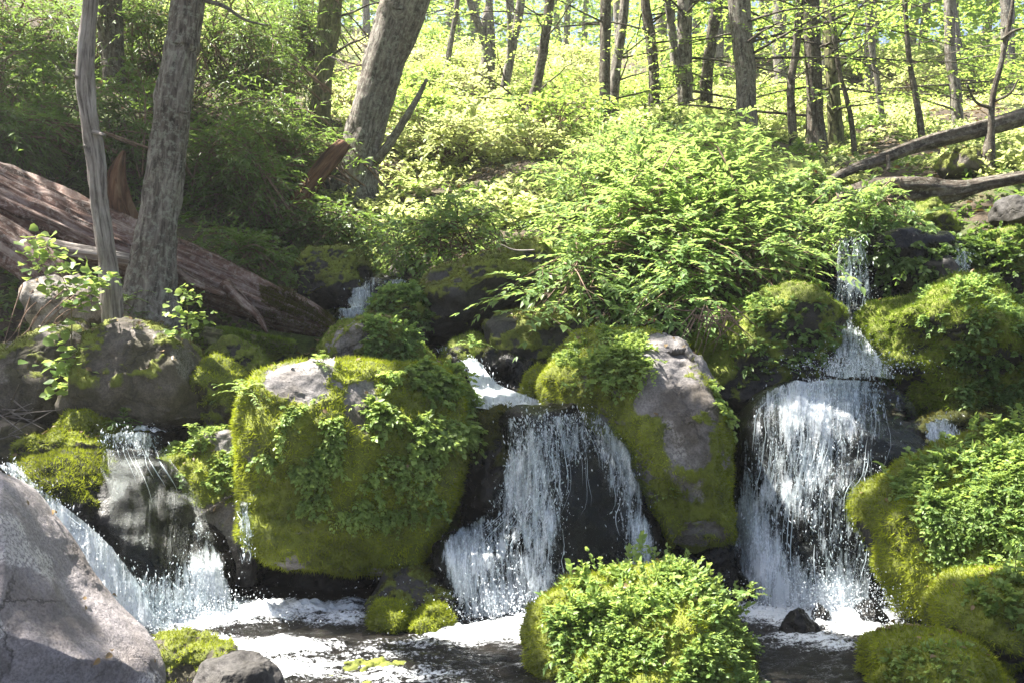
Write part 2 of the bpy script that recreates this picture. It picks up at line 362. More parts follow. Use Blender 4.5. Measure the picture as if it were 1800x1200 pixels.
# ================================================================== rocks
_ico = {}
def ico(l):
    if l not in _ico:
        bm = bmesh.new(); bmesh.ops.create_icosphere(bm, subdivisions=l, radius=1)
        _ico[l] = (np.array([v.co[:] for v in bm.verts]), np.array([[v.index for v in f.verts] for f in bm.faces])); bm.free()
    return _ico[l]
def vnormals(V, F):
    n = np.cross(V[F[:, 1]]-V[F[:, 0]], V[F[:, 2]]-V[F[:, 0]]); o = np.zeros_like(V)
    for k in range(3): np.add.at(o, F[:, k], n)
    return nrm(o)
def inpoly(p, poly):
    poly = np.asarray(poly, float); r = np.zeros(len(p), bool); j = len(poly)-1
    for i in range(len(poly)):
        a, b = poly[i], poly[j]
        c = ((a[1] > p[:, 1]) != (b[1] > p[:, 1]))
        r ^= c & (p[:, 0] < (b[0]-a[0])*(p[:, 1]-a[1])/((b[1]-a[1]) or 1e-9)+a[0]); j = i
    return r
ROCKS = {}
def sample_tri(V, F, wgt, n, rng):
    a = np.cross(V[F[:, 1]]-V[F[:, 0]], V[F[:, 2]]-V[F[:, 0]]); ar = np.linalg.norm(a, axis=1)/2
    p = ar*wgt
    if p.sum() <= 0: return np.zeros(0, int), np.zeros((0, 3))
    k = rng.choice(len(F), n, p=p/p.sum())
    u = rng.random((n, 2)); fl = u.sum(1) > 1; u[fl] = 1-u[fl]
    return k, V[F[k, 0]]+u[:, :1]*(V[F[k, 1]]-V[F[k, 0]])+u[:, 1:]*(V[F[k, 2]]-V[F[k, 0]])
def tangents(n, rng):
    r = rng.normal(size=n.shape); return nrm(r-(r*n).sum(1, keepdims=True)*n)
def rock(key, name, label, poly, Y, dep, mat='stone', e=0.75, amp=0.07, seed=1, lvl=6, moss=None, bare=(), tilt=0.0, fuzz='moss', dens=9000, blen=0.022, group=None, cat='boulder', sharp=0.0):
    poly = np.array(poly, float); rng = np.random.default_rng(seed+1000)
    c2 = (poly.min(0)+poly.max(0))/2; s = Y/FPX
    q = (poly-c2)*np.array([1, -1])*s
    th = np.linspace(-np.pi, np.pi, 721); d = np.stack([np.cos(th), np.sin(th)], 1); r = np.zeros(len(th))
    for i in range(len(q)):
        a = q[i]; b = q[(i+1) % len(q)]; e2 = b-a
        den = d[:, 0]*e2[1]-d[:, 1]*e2[0]; den = np.where(abs(den) < 1e-9, 1e-9, den)
        t = (a[0]*e2[1]-a[1]*e2[0])/den; u = (a[0]*d[:, 1]-a[1]*d[:, 0])/den
        ok = (t > 0) & (u >= -1e-6) & (u <= 1+1e-6); r = np.where(ok, np.maximum(r, t), r)
    kern = np.hanning(23); kern /= kern.sum(); r[:] = np.convolve(np.concatenate([r[-12:-1], r, r[1:12]]), kern, 'same')[11:-11]
    D, F = ico(lvl); ang = np.arctan2(D[:, 2], D[:, 0]); ss = np.hypot(D[:, 0], D[:, 2])
    R = np.interp(ang, th, r)
    size = (poly.max(0)-poly.min(0)).mean()*s
    V = np.stack([R*ss**e*np.cos(ang), np.sign(D[:, 1])*abs(D[:, 1])**e*dep, R*ss**e*np.sin(ang)], 1)
    V[:, 1] += tilt*V[:, 2]
    C = P(c2[0], c2[1], Y)
    r3 = np.random.default_rng(seed*13+5)
    for _ in range(7):
        fd = r3.normal(size=3)*np.array([.9, .5, .8])+np.array([0, -.75, .25]); fd /= np.linalg.norm(fd)
        q3 = V@fd; lim = q3.max()*(0.66+0.22*r3.random()); over = np.maximum(0, q3-lim)
        V = V-fd*(over*0.82)[:, None]
    nn = vnormals(V, F); k = 1/max(size, .1)
    dn = amp*size*fbm(V*k*2.6+seed*7.1, 2, seed)
    dn += amp*0.45*size*(1-2*abs(vnoise(V*k*4.1+seed*3.3, seed+40)))*(0.6+sharp)
    V = V+nn*dn[:, None]; nn = vnormals(V, F)
    V = V+nn*(amp*0.30*size*fbm(V*k*8+seed, 5, seed+20, 0.6))[:, None]
    nn = vnormals(V, F); W = V+C
    if moss is None: mo = np.zeros(len(V))
    else:
        mo = sst(0.1, 0.8, nn[:, 2]*0.7+moss+0.42*fbm(V*k*6+3, 5, seed+5, .65)+0.2)
        pp = proj(W)
        for bx, by, br in bare:
            dd = np.hypot(pp[:, 0]-bx, pp[:, 1]-by)/br+0.5*fbm(V*k*8, 5, seed+61, .65)
            mo *= np.where(V[:, 1] < 0.25*dep, sst(0.75, 1.1, dd), 1)
        W = W+nn*(mo*(0.006+0.018*np.maximum(0, fbm(V*7, 3, seed+9)+0.4)+0.018*np.maximum(0, fbm(V*22, 2, seed+11))))[:, None]
    o = mk(name, W, [F], M[mat], None, True, {'moss': mo}, loc=C)
    o['_o'] = [float(x) for x in C]
    tag(o, label, cat, group)
    nn = vnormals(W, F)
    ROCKS[key] = (W, F, nn, mo, o)
    if moss is not None and fuzz:
        fm = mo[F].mean(1); view = nrm(-W[F[:, 0]]+np.array([0, 0, ZC])); fn = nn[F[:, 0]]
        wt = np.where(fm > 0.12, fm**1.3, 0)*(((fn*view).sum(1) > -0.35))*np.where(W[F[:, 0], 2] > -0.03, 1, 0)
        ar = (np.linalg.norm(np.cross(W[F[:, 1]]-W[F[:, 0]], W[F[:, 2]]-W[F[:, 0]]), axis=1)/2*wt).sum()
        n = int(min(90000, dens*ar))
        if n > 50:
            kk, p = sample_tri(W, F, wt, n, rng); nv = nn[F[kk, 0]]
            g = blades(p, nv, blen*(0.5+rng.random(n)), rng, patch=np.clip(0.5+0.75*fbm(p*3.2, 5, seed+3, .65)+.25*nv[:, 2]*0, 0, 1))
            g.make('moss', M[fuzz], o)
    return o
def blades(p, nv, L, rng, patch=None, wid=0.11):
    n = len(p); dirn = nrm(nv*0.9+rng.normal(size=(n, 3))*0.55+np.array([0, 0, -0.12]))
    sd = nrm(np.cross(dirn, rng.normal(size=(n, 3))))
    L = L[:, None]
    V = np.stack([p-sd*L*wid-nv*0.004, p+sd*L*wid-nv*0.004, p+dirn*L], 1).reshape(-1, 3)
    t = rng.random(n)*0.3+(0.7*patch if patch is not None else 0.35)
    g = Geo(); g.add(V, np.arange(3*n).reshape(-1, 3), np.repeat(t, 3)); return g

MB = 'mossy boulders by the cascades'
rock('grey', 'boulder', 'large bare lavender grey boulder with pale lichen rings in the near corner',
     [(-80,825),(-10,850),(25,890),(58,940),(92,1005),(135,1062),(190,1112),(240,1155),(270,1210),(275,1340),(-60,1360),(-180,1100)], 4.5, 0.5, 'grey', amp=0.016, seed=3, lvl=7, e=0.7)
rock('pebble', 'rock', 'small bare dark grey rock at the near edge of the foaming pool', [(335,1210),(358,1168),(408,1146),(450,1150),(478,1172),(495,1212),(490,1280),(340,1280)], 4.55, 0.2, 'dark', amp=0.05, seed=5)
rock('brownfg', 'rock', 'brown rock with moss between the big grey boulder and the small dark rock', [(245,1128),(300,1124),(360,1135),(398,1152),(405,1200),(380,1280),(260,1280),(230,1190)], 4.9, 0.3, 'brown', seed=6, moss=-0.25, dens=12000)
rock('sunk', 'rock', 'low yellowish rock barely rising from the rippled pool at the bottom edge', [(540,1205),(600,1188),(680,1184),(740,1200),(750,1240),(600,1260),(530,1240)], 4.75, 0.25, 'brown', seed=8, moss=0.0, fuzz=None)
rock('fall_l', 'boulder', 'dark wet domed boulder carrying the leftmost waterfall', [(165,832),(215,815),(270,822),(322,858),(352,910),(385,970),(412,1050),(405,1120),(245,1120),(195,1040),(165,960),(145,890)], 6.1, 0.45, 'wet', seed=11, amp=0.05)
rock('chute_l', 'boulder', 'slanting boulder with sunlit yellow moss cap above the white chute by the grey boulder',
     [(22,825),(50,795),(110,783),(165,792),(198,828),(205,880),(215,930),(250,1000),(275,1100),(215,1100),(130,980),(70,895)], 5.9, 0.32, 'wet', seed=12, moss=0.35, bare=[(190,960,110),(120,930,70)], amp=0.05, dens=16000)
rock('low_l', 'rock', 'low brown mossy rock at the lip of the leftmost fall', [(32,795),(70,767),(130,764),(168,780),(180,815),(100,830),(35,825)], 6.4, 0.3, 'brown', seed=13, moss=0.1, dens=12000, group=MB)
rock('lit_l', 'rock', 'flat sunlit mossy rock in front of the two brown rounded boulders', [(95,752),(130,728),(180,722),(228,735),(245,760),(200,778),(120,775)], 6.75, 0.3, 'brown', seed=14, moss=0.35, dens=12000)
rock('bould1', 'boulder', 'rounded brown boulder under the maple-leaved sapling, outermost of the pair', [(-5,650),(30,597),(80,572),(130,573),(165,600),(175,680),(150,745),(60,750),(0,725),(-45,690)], 7.25, 0.5, 'brown', seed=15, amp=0.05, moss=-0.35, fuzz='mossdark', dens=5000)
rock('bould2', 'boulder', 'rounded brown boulder at the foot of the bleached snag with a bare grey flank', [(130,650),(165,592),(215,569),(270,569),(312,594),(345,640),(375,690),(372,735),(280,750),(170,748),(125,715)], 6.95, 0.45, 'brown', seed=16, amp=0.05, moss=0.0, bare=[(320,650,70),(220,610,60)], fuzz='mossdark', dens=6000)
rock('palelit', 'boulder', 'pale sunlit boulder behind the maple-leaved sapling', [(52,505),(90,484),(150,488),(192,510),(205,565),(150,600),(80,600),(58,550)], 7.7, 0.35, 'pale', seed=17, amp=0.06)
rock('flatm', 'boulder', 'flat-topped mossy boulder between the leftmost fall and the big square boulder', [(268,805),(300,765),(350,738),(420,731),(458,748),(470,960),(430,1040),(370,1030),(335,880),(290,835)], 6.5, 0.42, 'stone', seed=18, moss=0.3, bare=[(390,745,40),(400,990,110)], dens=11000)
rock('big', 'boulder', 'big square boulder with grey flat top draped in moss and herbs, centre of the cascades',
     [(440,722),(454,664),(490,642),(565,637),(657,646),(712,652),(768,645),(800,668),(808,740),(801,830),(785,895),(753,955),(694,995),(602,1003),(510,980),(466,925),(447,840)], 6.35, 0.75, 'stone', e=0.5, amp=0.035, seed=21, lvl=7, moss=0.85, bare=[(550,664,48),(625,712,38),(495,657,28)], dens=9000, blen=0.026)
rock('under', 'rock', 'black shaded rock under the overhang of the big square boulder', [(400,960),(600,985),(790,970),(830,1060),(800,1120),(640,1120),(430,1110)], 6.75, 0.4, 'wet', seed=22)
rock('lowm', 'rock', 'dark low rock in the pool behind the two yellow moss cushions', [(640,1062),(680,1022),(750,1005),(802,1030),(842,1092),(838,1120),(760,1135),(650,1128)], 5.9, 0.28, 'dark', seed=23, moss=-0.3, fuzz='mossdark', dens=9000)
rock('cush1', 'rock', 'moss cushion rock in the pool, the wider of two', [(646,1090),(668,1066),(700,1061),(722,1082),(724,1115),(680,1128),(648,1116)], 5.62, 0.13, 'brown', seed=24, lvl=5, moss=0.75, dens=22000, amp=0.05, cat='rock')
rock('cush2', 'rock', 'moss cushion rock in the pool, the narrower of two, beside the middle fall', [(728,1095),(750,1070),(775,1069),(793,1090),(792,1118),(740,1128)], 5.58, 0.11, 'brown', seed=25, lvl=5, moss=0.75, dens=22000, amp=0.05, cat='rock')
rock('m14', 'boulder', 'knobbly mossy boulder with one grey bare face behind the big square boulder', [(563,612),(580,570),(620,558),(660,563),(700,570),(742,590),(752,650),(700,665),(620,660),(568,645)], 7.3, 0.35, 'stone', seed=26, moss=0.5, bare=[(612,600,32)], fuzz='mossgreen', dens=8000)
rock('m15', 'rock', 'rounded green moss knob beside the small upstream cascade', [(652,550),(680,514),(715,506),(748,520),(756,570),(700,590),(660,575)], 8.2, 0.3, 'dark', seed=27, lvl=5, moss=0.6, fuzz='mossgreen', dens=7000)
rock('slab', 'boulder', 'long slanting mossy slab with a dark hollow beneath it', [(738,590),(742,500),(790,478),(830,450),(880,424),(940,428),(955,480),(910,532),(850,572),(790,607),(750,612)], 8.4, 0.45, 'dark', seed=28, moss=0.12, fuzz='mossdark', dens=7000, sharp=0.4)
rock('m17', 'boulder', 'smooth oval mossy boulder hanging over the dark rapid', [(850,572),(880,550),(930,539),(1000,543),(1055,570),(1070,620),(1000,652),(900,652),(858,622)], 7.8, 0.4, 'dark', seed=29, moss=0.3, bare=[(880,560,28)], fuzz='mossdark', dens=7000, amp=0.04)
rock('wetface', 'boulder', 'black wet rock face beside the white rapid above the middle fall', [(835,640),(890,600),(980,630),(1010,720),(920,745),(850,710)], 7.7, 0.35, 'wet', seed=30, moss=-0.35, fuzz='mossdark', dens=4000, sharp=0.5)
rock('m19', 'boulder', 'dark domed boulder with brown moss at the top corner of the middle fall', [(818,745),(850,711),(900,707),(928,725),(925,800),(895,900),(850,990),(812,950),(806,820)], 6.5, 0.33, 'wet', seed=31, moss=0.2, bare=[(850,880,70)], fuzz='mossdark', dens=9000)
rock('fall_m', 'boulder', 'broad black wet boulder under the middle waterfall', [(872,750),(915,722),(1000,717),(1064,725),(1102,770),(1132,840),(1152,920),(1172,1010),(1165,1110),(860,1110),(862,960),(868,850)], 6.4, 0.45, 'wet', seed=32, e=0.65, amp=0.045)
rock('lobe_m', 'rock', 'wet rounded rock splitting the foot of the middle waterfall', [(772,965),(800,932),(840,920),(885,940),(900,1110),(800,1110),(775,1035)], 6.05, 0.25, 'wet', seed=33)
rock('foot_m', 'rock', 'dark wet rock hump in the foam at the foot of the middle waterfall', [(960,1085),(985,1050),(1030,1040),(1062,1060),(1070,1115),(965,1115)], 5.85, 0.18, 'wet', seed=34, lvl=5)
rock('ym', 'rock', 'small yellow moss hump beside the white rapid', [(916,695),(926,660),(945,644),(966,655),(970,705),(940,712)], 6.95, 0.18, 'brown', seed=35, lvl=5, moss=0.6, dens=14000)
rock('peak', 'boulder', 'tall peaked boulder with a bare grey stone face and moss collar beside the middle fall',
     [(962,705),(972,640),(1010,600),(1060,590),(1100,570),(1150,558),(1192,590),(1242,660),(1290,740),(1313,800),(1303,900),(1275,985),(1200,1020),(1150,955),(1112,850),(1062,765),(1020,720)], 6.5, 0.6, 'stone', e=0.7, amp=0.05, seed=36, lvl=7, moss=0.62, bare=[(1195,700,80),(1215,760,50),(1140,590,52),(1180,640,45)], dens=9000)
rock('peakbase', 'boulder', 'black shaded rock at the waterline between the middle and the right waterfall', [(1140,920),(1220,960),(1300,940),(1310,1110),(1150,1110)], 6.35, 0.35, 'wet', seed=37)
rock('m23', 'boulder', 'green mossy boulder under the overhanging bush beside the upper right fall', [(1205,630),(1255,562),(1340,518),(1420,512),(1475,545),(1485,585),(1440,650),(1385,710),(1310,730),(1235,700)], 7.6, 0.5, 'dark', seed=38, moss=0.35, bare=[(1350,690,50)], fuzz='mossgreen', dens=8000, amp=0.07)
rock('cliff', 'boulder', 'dark wet ledge that the upper right fall drops over', [(1440,470),(1470,428),(1600,425),(1700,432),(1730,500),(1640,570),(1500,640),(1440,590)], 9.0, 0.5, 'wet', seed=39, e=0.55, sharp=0.4)
rock('fall_r', 'boulder', 'great black domed boulder under the right waterfall', [(1295,750),(1330,690),(1392,661),(1470,648),(1555,664),(1603,700),(1628,760),(1615,850),(1565,920),(1555,1110),(1320,1110),(1285,1000),(1280,880)], 6.6, 0.65, 'wet', seed=41, lvl=7, e=0.65, amp=0.04)
rock('mound', 'boulder', 'big soft green moss mound right beside the upper right fall', [(1525,590),(1550,555),(1590,530),(1640,503),(1700,493),(1765,520),(1840,560),(1850,730),(1760,760),(1660,750),(1600,700),(1550,650)], 7.7, 0.6, 'dark', seed=42, lvl=7, moss=0.65, fuzz='mossgreen', dens=8000, amp=0.09, blen=0.03)
rock('darkr', 'rock', 'dark rock ledge below the big soft moss mound', [(1615,735),(1700,718),(1840,722),(1840,820),(1700,830),(1625,790)], 7.2, 0.35, 'wet', seed=43, moss=-0.1, fuzz='mossdark', dens=6000)
rock('rightbig', 'boulder', 'big rounded moss boulder covered with herbs, right beside the right fall pool', [(1522,955),(1538,882),(1580,838),(1640,803),(1720,773),(1820,762),(1920,800),(1930,1110),(1700,1150),(1565,1140),(1535,1062)], 5.7, 0.65, 'dark', seed=44, lvl=7, moss=0.55, dens=10000, blen=0.026, amp=0.05)
rock('rightlow', 'boulder', 'moss-covered boulder leaning on the big herb-covered one near the pool edge', [(1642,1062),(1680,1034),(1750,1018),(1850,1012),(1900,1160),(1760,1200),(1668,1165)], 5.0, 0.35, 'dark', seed=45, moss=0.5, dens=13000)
rock('rightbot', 'boulder', 'olive moss hummock cut by the bottom edge in the near pool', [(1515,1210),(1548,1150),(1600,1124),(1662,1121),(1722,1144),(1775,1182),(1820,1300),(1520,1300)], 4.55, 0.35, 'dark', seed=46, moss=0.6, dens=14000, amp=0.04)
rock('plantrock', 'boulder', 'rounded boulder smothered with bright green herbs in the middle of the near pool', [(936,1105),(952,1068),(1010,1040),(1090,1022),(1180,1024),(1260,1042),(1315,1085),(1345,1150),(1350,1280),(1000,1280),(943,1165)], 4.85, 0.5, 'brown', seed=47, lvl=7, moss=0.75, dens=12000, amp=0.05)
SB = 'small black rocks at the foot of the right fall'
rock('s1', 'rock', 'small black rock in the foam at the foot of the right fall, largest of three', [(1372,1112),(1384,1080),(1405,1067),(1426,1085),(1442,1110),(1400,1122)], 5.5, 0.1, 'wet', seed=51, lvl=5, group=SB)
rock('s2', 'rock', 'small black rock in the foam between its two larger neighbours under the right fall', [(1426,1085),(1440,1060),(1456,1073),(1458,1090)], 5.7, 0.07, 'wet', seed=52, lvl=5, group=SB)
rock('s3', 'rock', 'black rock tucked against the herb-covered boulder at the foot of the right fall', [(1500,1098),(1513,1066),(1545,1057),(1565,1100),(1530,1110)], 5.7, 0.14, 'wet', seed=53, lvl=5, group=SB)
rock('b1', 'boulder', 'rounded mossy boulder upstream beside the end of the fallen red log', [(505,495),(550,455),(600,439),(650,454),(665,505),(620,540),(540,535)], 9.3, 0.45, 'dark', seed=54, moss=0.05, fuzz='mossdark', dens=5000)
rock('b2', 'rock', 'bluish grey bare rock above the small upstream cascade', [(685,470),(700,446),(728,442),(745,460),(742,490),(695,490)], 9.9, 0.22, 'stone', seed=55, lvl=5)
rock('casc1', 'rock', 'dark wet rock arching in the small upstream cascade', [(618,530),(635,498),(670,485),(715,492),(725,530),(680,560),(630,550)], 9.1, 0.3, 'wet', seed=56, lvl=5)
rock('casc2', 'rock', 'dark wet step below the small upstream cascade', [(590,565),(605,540),(650,538),(690,545),(690,590),(600,595)], 8.8, 0.3, 'wet', seed=57, lvl=5)
rock('ur1', 'boulder', 'bluish grey boulder under the rotten log near the right edge', [(1745,370),(1765,348),(1800,343),(1840,350),(1840,400),(1755,395)], 9.5, 0.3, 'dark', seed=58, lvl=5)
rock('ur2', 'rock', 'green moss hump below the black rotten log', [(1590,385),(1615,358),(1645,355),(1672,375),(1680,410),(1600,410)], 9.3, 0.2, 'dark', seed=59, lvl=5, moss=0.6, fuzz='mossgreen', dens=7000)
rock('ur3', 'boulder', 'brown mossy boulder behind the leaning fallen trunk', [(1655,300),(1670,268),(1710,262),(1740,285),(1745,320),(1665,320)], 11.2, 0.35, 'brown', seed=60, lvl=5, moss=0.1, fuzz='mossdark', dens=4000)
rock('ur4', 'boulder', 'dark shaded boulder beside the thin trickle at the top of the moss mound', [(1610,520),(1620,470),(1660,450),(1705,470),(1720,530),(1650,550)], 8.6, 0.3, 'dark', seed=61, lvl=5)
rock('bankr', 'boulder', 'dark mossy bank boulder beyond the trickle near the right edge', [(1700,520),(1715,440),(1760,410),(1840,410),(1850,560),(1760,570)], 8.9, 0.5, 'dark', seed=62, moss=0.2, fuzz='mossgreen', dens=5000)
rock('bl1', 'rock', 'dark rock in the hollow under the end of the red log', [(350,640),(400,600),(470,610),(500,650),(480,700),(380,700)], 7.6, 0.3, 'dark', seed=63, moss=0.15, fuzz='mossgreen', dens=6000)
rock('bl2', 'rock', 'small mossy rock between the brown boulder and the big square boulder', [(345,650),(375,635),(415,655),(430,720),(390,755),(355,720)], 7.0, 0.25, 'brown', seed=64, lvl=5, moss=0.35, dens=9000)
rock('bl3', 'rock', 'shaded brown stone in the dark hollow at the left edge', [(-40,770),(0,742),(50,750),(90,790),(60,830),(-40,830)], 6.7, 0.3, 'brown', seed=65, lvl=5)
rock('mid1', 'rock', 'small dark mossy stone between the slanting slab and the rapid', [(770,640),(800,600),(840,590),(870,610),(860,660),(800,670)], 7.8, 0.25, 'dark', seed=66, lvl=5, moss=0.2, fuzz='mossgreen', dens=7000)

m, nd, lk = newmat('haze')
pv = N(nd, 'ShaderNodeVolumePrincipled', Density=HAZE, Anisotropy=0.35); pv.inputs['Color'].default_value = (.95, .97, 1, 1)
lk.new(pv.outputs[0], N(nd, 'ShaderNodeOutputMaterial').inputs['Volume'])
if HAZE:
    hv = np.array([[x, y, z] for x in (-97, 97) for y in (-42, 97) for z in (-2.5, 58)], float)
    tag(mk('haze', hv, [np.array([[0, 1, 3, 2], [4, 6, 7, 5], [0, 4, 5, 1], [2, 3, 7, 6], [0, 2, 6, 4], [1, 5, 7, 3]])], m, smooth=False), None, None, kind='stuff')
    cy.volume_bounces = 0
# ================================================================== foliage engine
UP = np.array([0, 0, 1.0])
def leafgeo(P0, A, Nr, S, T, shape='ovate', w=None):
    n = len(P0)
    if n == 0: return np.zeros((0, 3)), np.zeros((0, 4), int), np.zeros(0)
    A = nrm(A); B = nrm(np.cross(Nr, A)); C = np.cross(A, B); S = S[:, None]
    def pt(x, y, z): return P0+S*(x*A+y*B+z*C)
    if shape == 'lance':
        w = w or 0.17
        V = np.stack([pt(0, 0, 0), pt(.42, w, .05), pt(1, 0, -.1), pt(.42, -w, .05)], 1).reshape(-1, 3)
        k = np.arange(n)[:, None]*4
        return V, np.concatenate([k+[0, 2, 1], k+[0, 3, 2]]), np.repeat(T, 4)
    w = w or 0.33
    V = np.stack([pt(0, 0, 0), pt(.25, w*.9, .07), pt(.62, w*.85, .05), pt(1, 0, -.12), pt(.62, -w*.85, .05), pt(.25, -w*.9, .07)], 1).reshape(-1, 3)
    k = np.arange(n)[:, None]*6
    return V, np.concatenate([k+[0, 3, 2, 1], k+[0, 5, 4, 3]]), np.repeat(T, 6)
def sprays(O, D, L, m, leaf, rng, droop=0.25, side=0.85, shape='ovate', w=None, tint=None, t0=0.15, upn=1.0, jit=0.35, pair=1, g=None, twig=None, twr=0.003, grow=0.0):
    """leafy shoots: from O along D (length L) with m leaves alternating both ways in the shoot's flat plane"""
    n = len(O); D = nrm(D); g = g or Geo()
    if n == 0: return g
    Sd = np.cross(D, UP); bad = np.linalg.norm(Sd, axis=1) < 0.15; Sd[bad] = rng.normal(size=(bad.sum(), 3)); Sd = nrm(Sd)
    Sd = nrm(Sd+rng.normal(size=(n, 3))*0.2)
    t = np.linspace(t0, 1, m)[None]+rng.normal(size=(n, m))*0.03
    C = O[:, None]+D[:, None]*(L[:, None]*t)[..., None]-UP*(droop*L[:, None]*t**2)[..., None]
    tan = nrm(D[:, None]-UP*(2*droop*t)[..., None])
    sg = np.where((np.arange(m) % 2)[None] == 0, 1., -1.)*np.ones((n, 1))
    tn = (rng.random(n) if tint is None else tint)
    for q in range(pair):
        s2 = sg*(1 if q == 0 else -1)
        A = tan*(0.55+0.35*t[..., None])+Sd[:, None]*(s2*side*(1.1-0.5*t))[..., None]+rng.normal(size=(n, m, 3))*jit*0.6
        if pair == 3 and q == 2: A = tan+UP*0.5+rng.normal(size=(n, m, 3))*jit
        Nr = UP*upn+rng.normal(size=(n, m, 3))*jit+0.25*D[:, None]
        S = leaf*(0.65+0.55*rng.random((n, m)))*(1-grow*t)*(0.7+0.6*rng.random((n, 1)))
        T = np.clip(0.55*tn[:, None]+0.45*rng.random((n, m)), 0, 1)
        v, f, tt = leafgeo(C.reshape(-1, 3), A.reshape(-1, 3), Nr.reshape(-1, 3), S.ravel(), T.ravel(), shape, w)
        g.add(v, f, tt)
    if twig is not None:
        ts = np.array([0, .5, .95])[None]
        c = O[:, None]+D[:, None]*(L[:, None]*ts)[..., None]-UP*(droop*L[:, None]*ts**2)[..., None]
        U2 = nrm(np.cross(Sd, D)); r = (twr*np.array([1, .75, .35]))[None, :, None]
        ring = np.stack([c+r*Sd[:, None], c+r*(-.5*Sd+.87*U2)[:, None], c+r*(-.5*Sd-.87*U2)[:, None]], 2)
        V = ring.reshape(-1, 3); k = np.arange(n)[:, None]*9; F = []
        for a in (0, 3):
            for b, d in ((0, 1), (1, 2), (2, 0)): F.append(np.concatenate([k+a+b, k+a+d, k+a+3+d, k+a+3+b], 1))
        twig.add(V, np.concatenate(F), 0.5)
    return g
def randin(poly, n, rng):
    poly = np.array(poly, float); lo, hi = poly.min(0), poly.max(0); out = np.zeros((0, 2))
    while len(out) < n:
        p = lo+rng.random((n*3, 2))*(hi-lo); out = np.concatenate([out, p[inpoly(p, poly)]])
    return out[:n]
def stems_to(base, targ, rng, arch=0.25, r0=0.012, n=7, tw=None, sides=5):
    """curved stems from base points to targets; returns points along them and tangents"""
    Q = []; Tn = []
    for b, t in zip(base, targ):
        d = np.linalg.norm(t-b); m = (b+t)/2+UP*arch*d+rng.normal(size=3)*0.06*d
        c = curve([b, m, t], n); Q.append(c); Tn.append(nrm(np.gradient(c, axis=0)))
        if tw is not None:
            v, f, _ = tube(c, np.linspace(r0*(0.6+0.4*d), r0*0.3, n), sides); tw.add(v, f, 0.5)
    return np.array(Q), np.array(Tn)
def bush(name, label, cat, base, poly, Y0, Y1, nst, nsh, m, leaf, mat, rng_seed, shape='ovate', droop=0.3, shl=0.35, r0=0.012, arch=0.2, tmin=0.35, group=None, pair=1, w=None, spread=0.3, red=0, side=0.85, upn=1.0, jit=.35, twmat='twig', front=0.0, poly2=None, n2=0, Y2=(0, 0), slope=0.0):
    rng = np.random.default_rng(rng_seed); base = np.array(base, float)
    root = thing(name, label, cat, base, group)
    p = randin(poly, nst, rng); Ys = Y0+(Y1-Y0)*rng.random(nst)
    if slope:
        pa = np.array(poly, float); Ys = Y0+(Y1-Y0)*(pa[:, 1].max()-p[:, 1])/np.ptp(pa[:, 1])+slope*rng.random(nst)**1.5
    if poly2 is not None:
        p = np.concatenate([p, randin(poly2, n2, rng)]); Ys = np.concatenate([Ys, Y2[0]+(Y2[1]-Y2[0])*rng.random(n2)]); nst += n2
    targ = np.array([P(a, b_, y) for (a, b_), y in zip(p, Ys)])
    bs = base+rng.normal(size=(nst, 3))*np.array([spread, spread*0.5, 0.02])
    tw = Geo(); Q, Tn = stems_to(bs, targ, rng, arch, r0, 8, tw)
    ti = tmin+(1-tmin)*rng.random((nst, nsh)); ti[:, 0] = 1
    fi = ti*7; i0 = np.minimum(fi.astype(int), 6); fr = (fi-i0)[..., None]
    ar = np.arange(nst)[:, None]
    O = Q[ar, i0]*(1-fr)+Q[ar, i0+1]*fr; D = Tn[ar, i0]
    O = O.reshape(-1, 3); D = D.reshape(-1, 3)
    h = rng.normal(size=O.shape)*np.array([1, 1, .35]); D = nrm(0.55*D+0.75*nrm(h)+UP*0.12+np.array([0, -front, 0]))
    L = shl*(0.5+0.8*rng.random(len(O)))
    tint = np.clip(0.5+0.5*fbm(O*1.5, 2, rng_seed)+0.15*rng.normal(size=len(O)), 0, 1)
    g = sprays(O, D, L, m, leaf, rng, droop, side, shape, w, tint, pair=pair, twig=tw, twr=r0*0.22, upn=upn, jit=jit)
    g.make('foliage', M[mat], root); tw.make('stem', M[twmat], root, True)
    if red:
        k = rng.integers(0, len(O), red); fl = Geo()
        v, f, t = leafgeo(np.repeat(O[k], 4, 0)+rng.normal(size=(red*4, 3))*.012, -UP+rng.normal(size=(red*4, 3))*.35, rng.normal(size=(red*4, 3)), np.full(red*4, .03), rng.random(red*4), 'lance', .2)
        fl.add(v, f, t); fl.make('flower', M['flower'], root)
    return root
LIT = []   # (point, radius): wanted sun patches; leaves shading them are cut out of the crowns
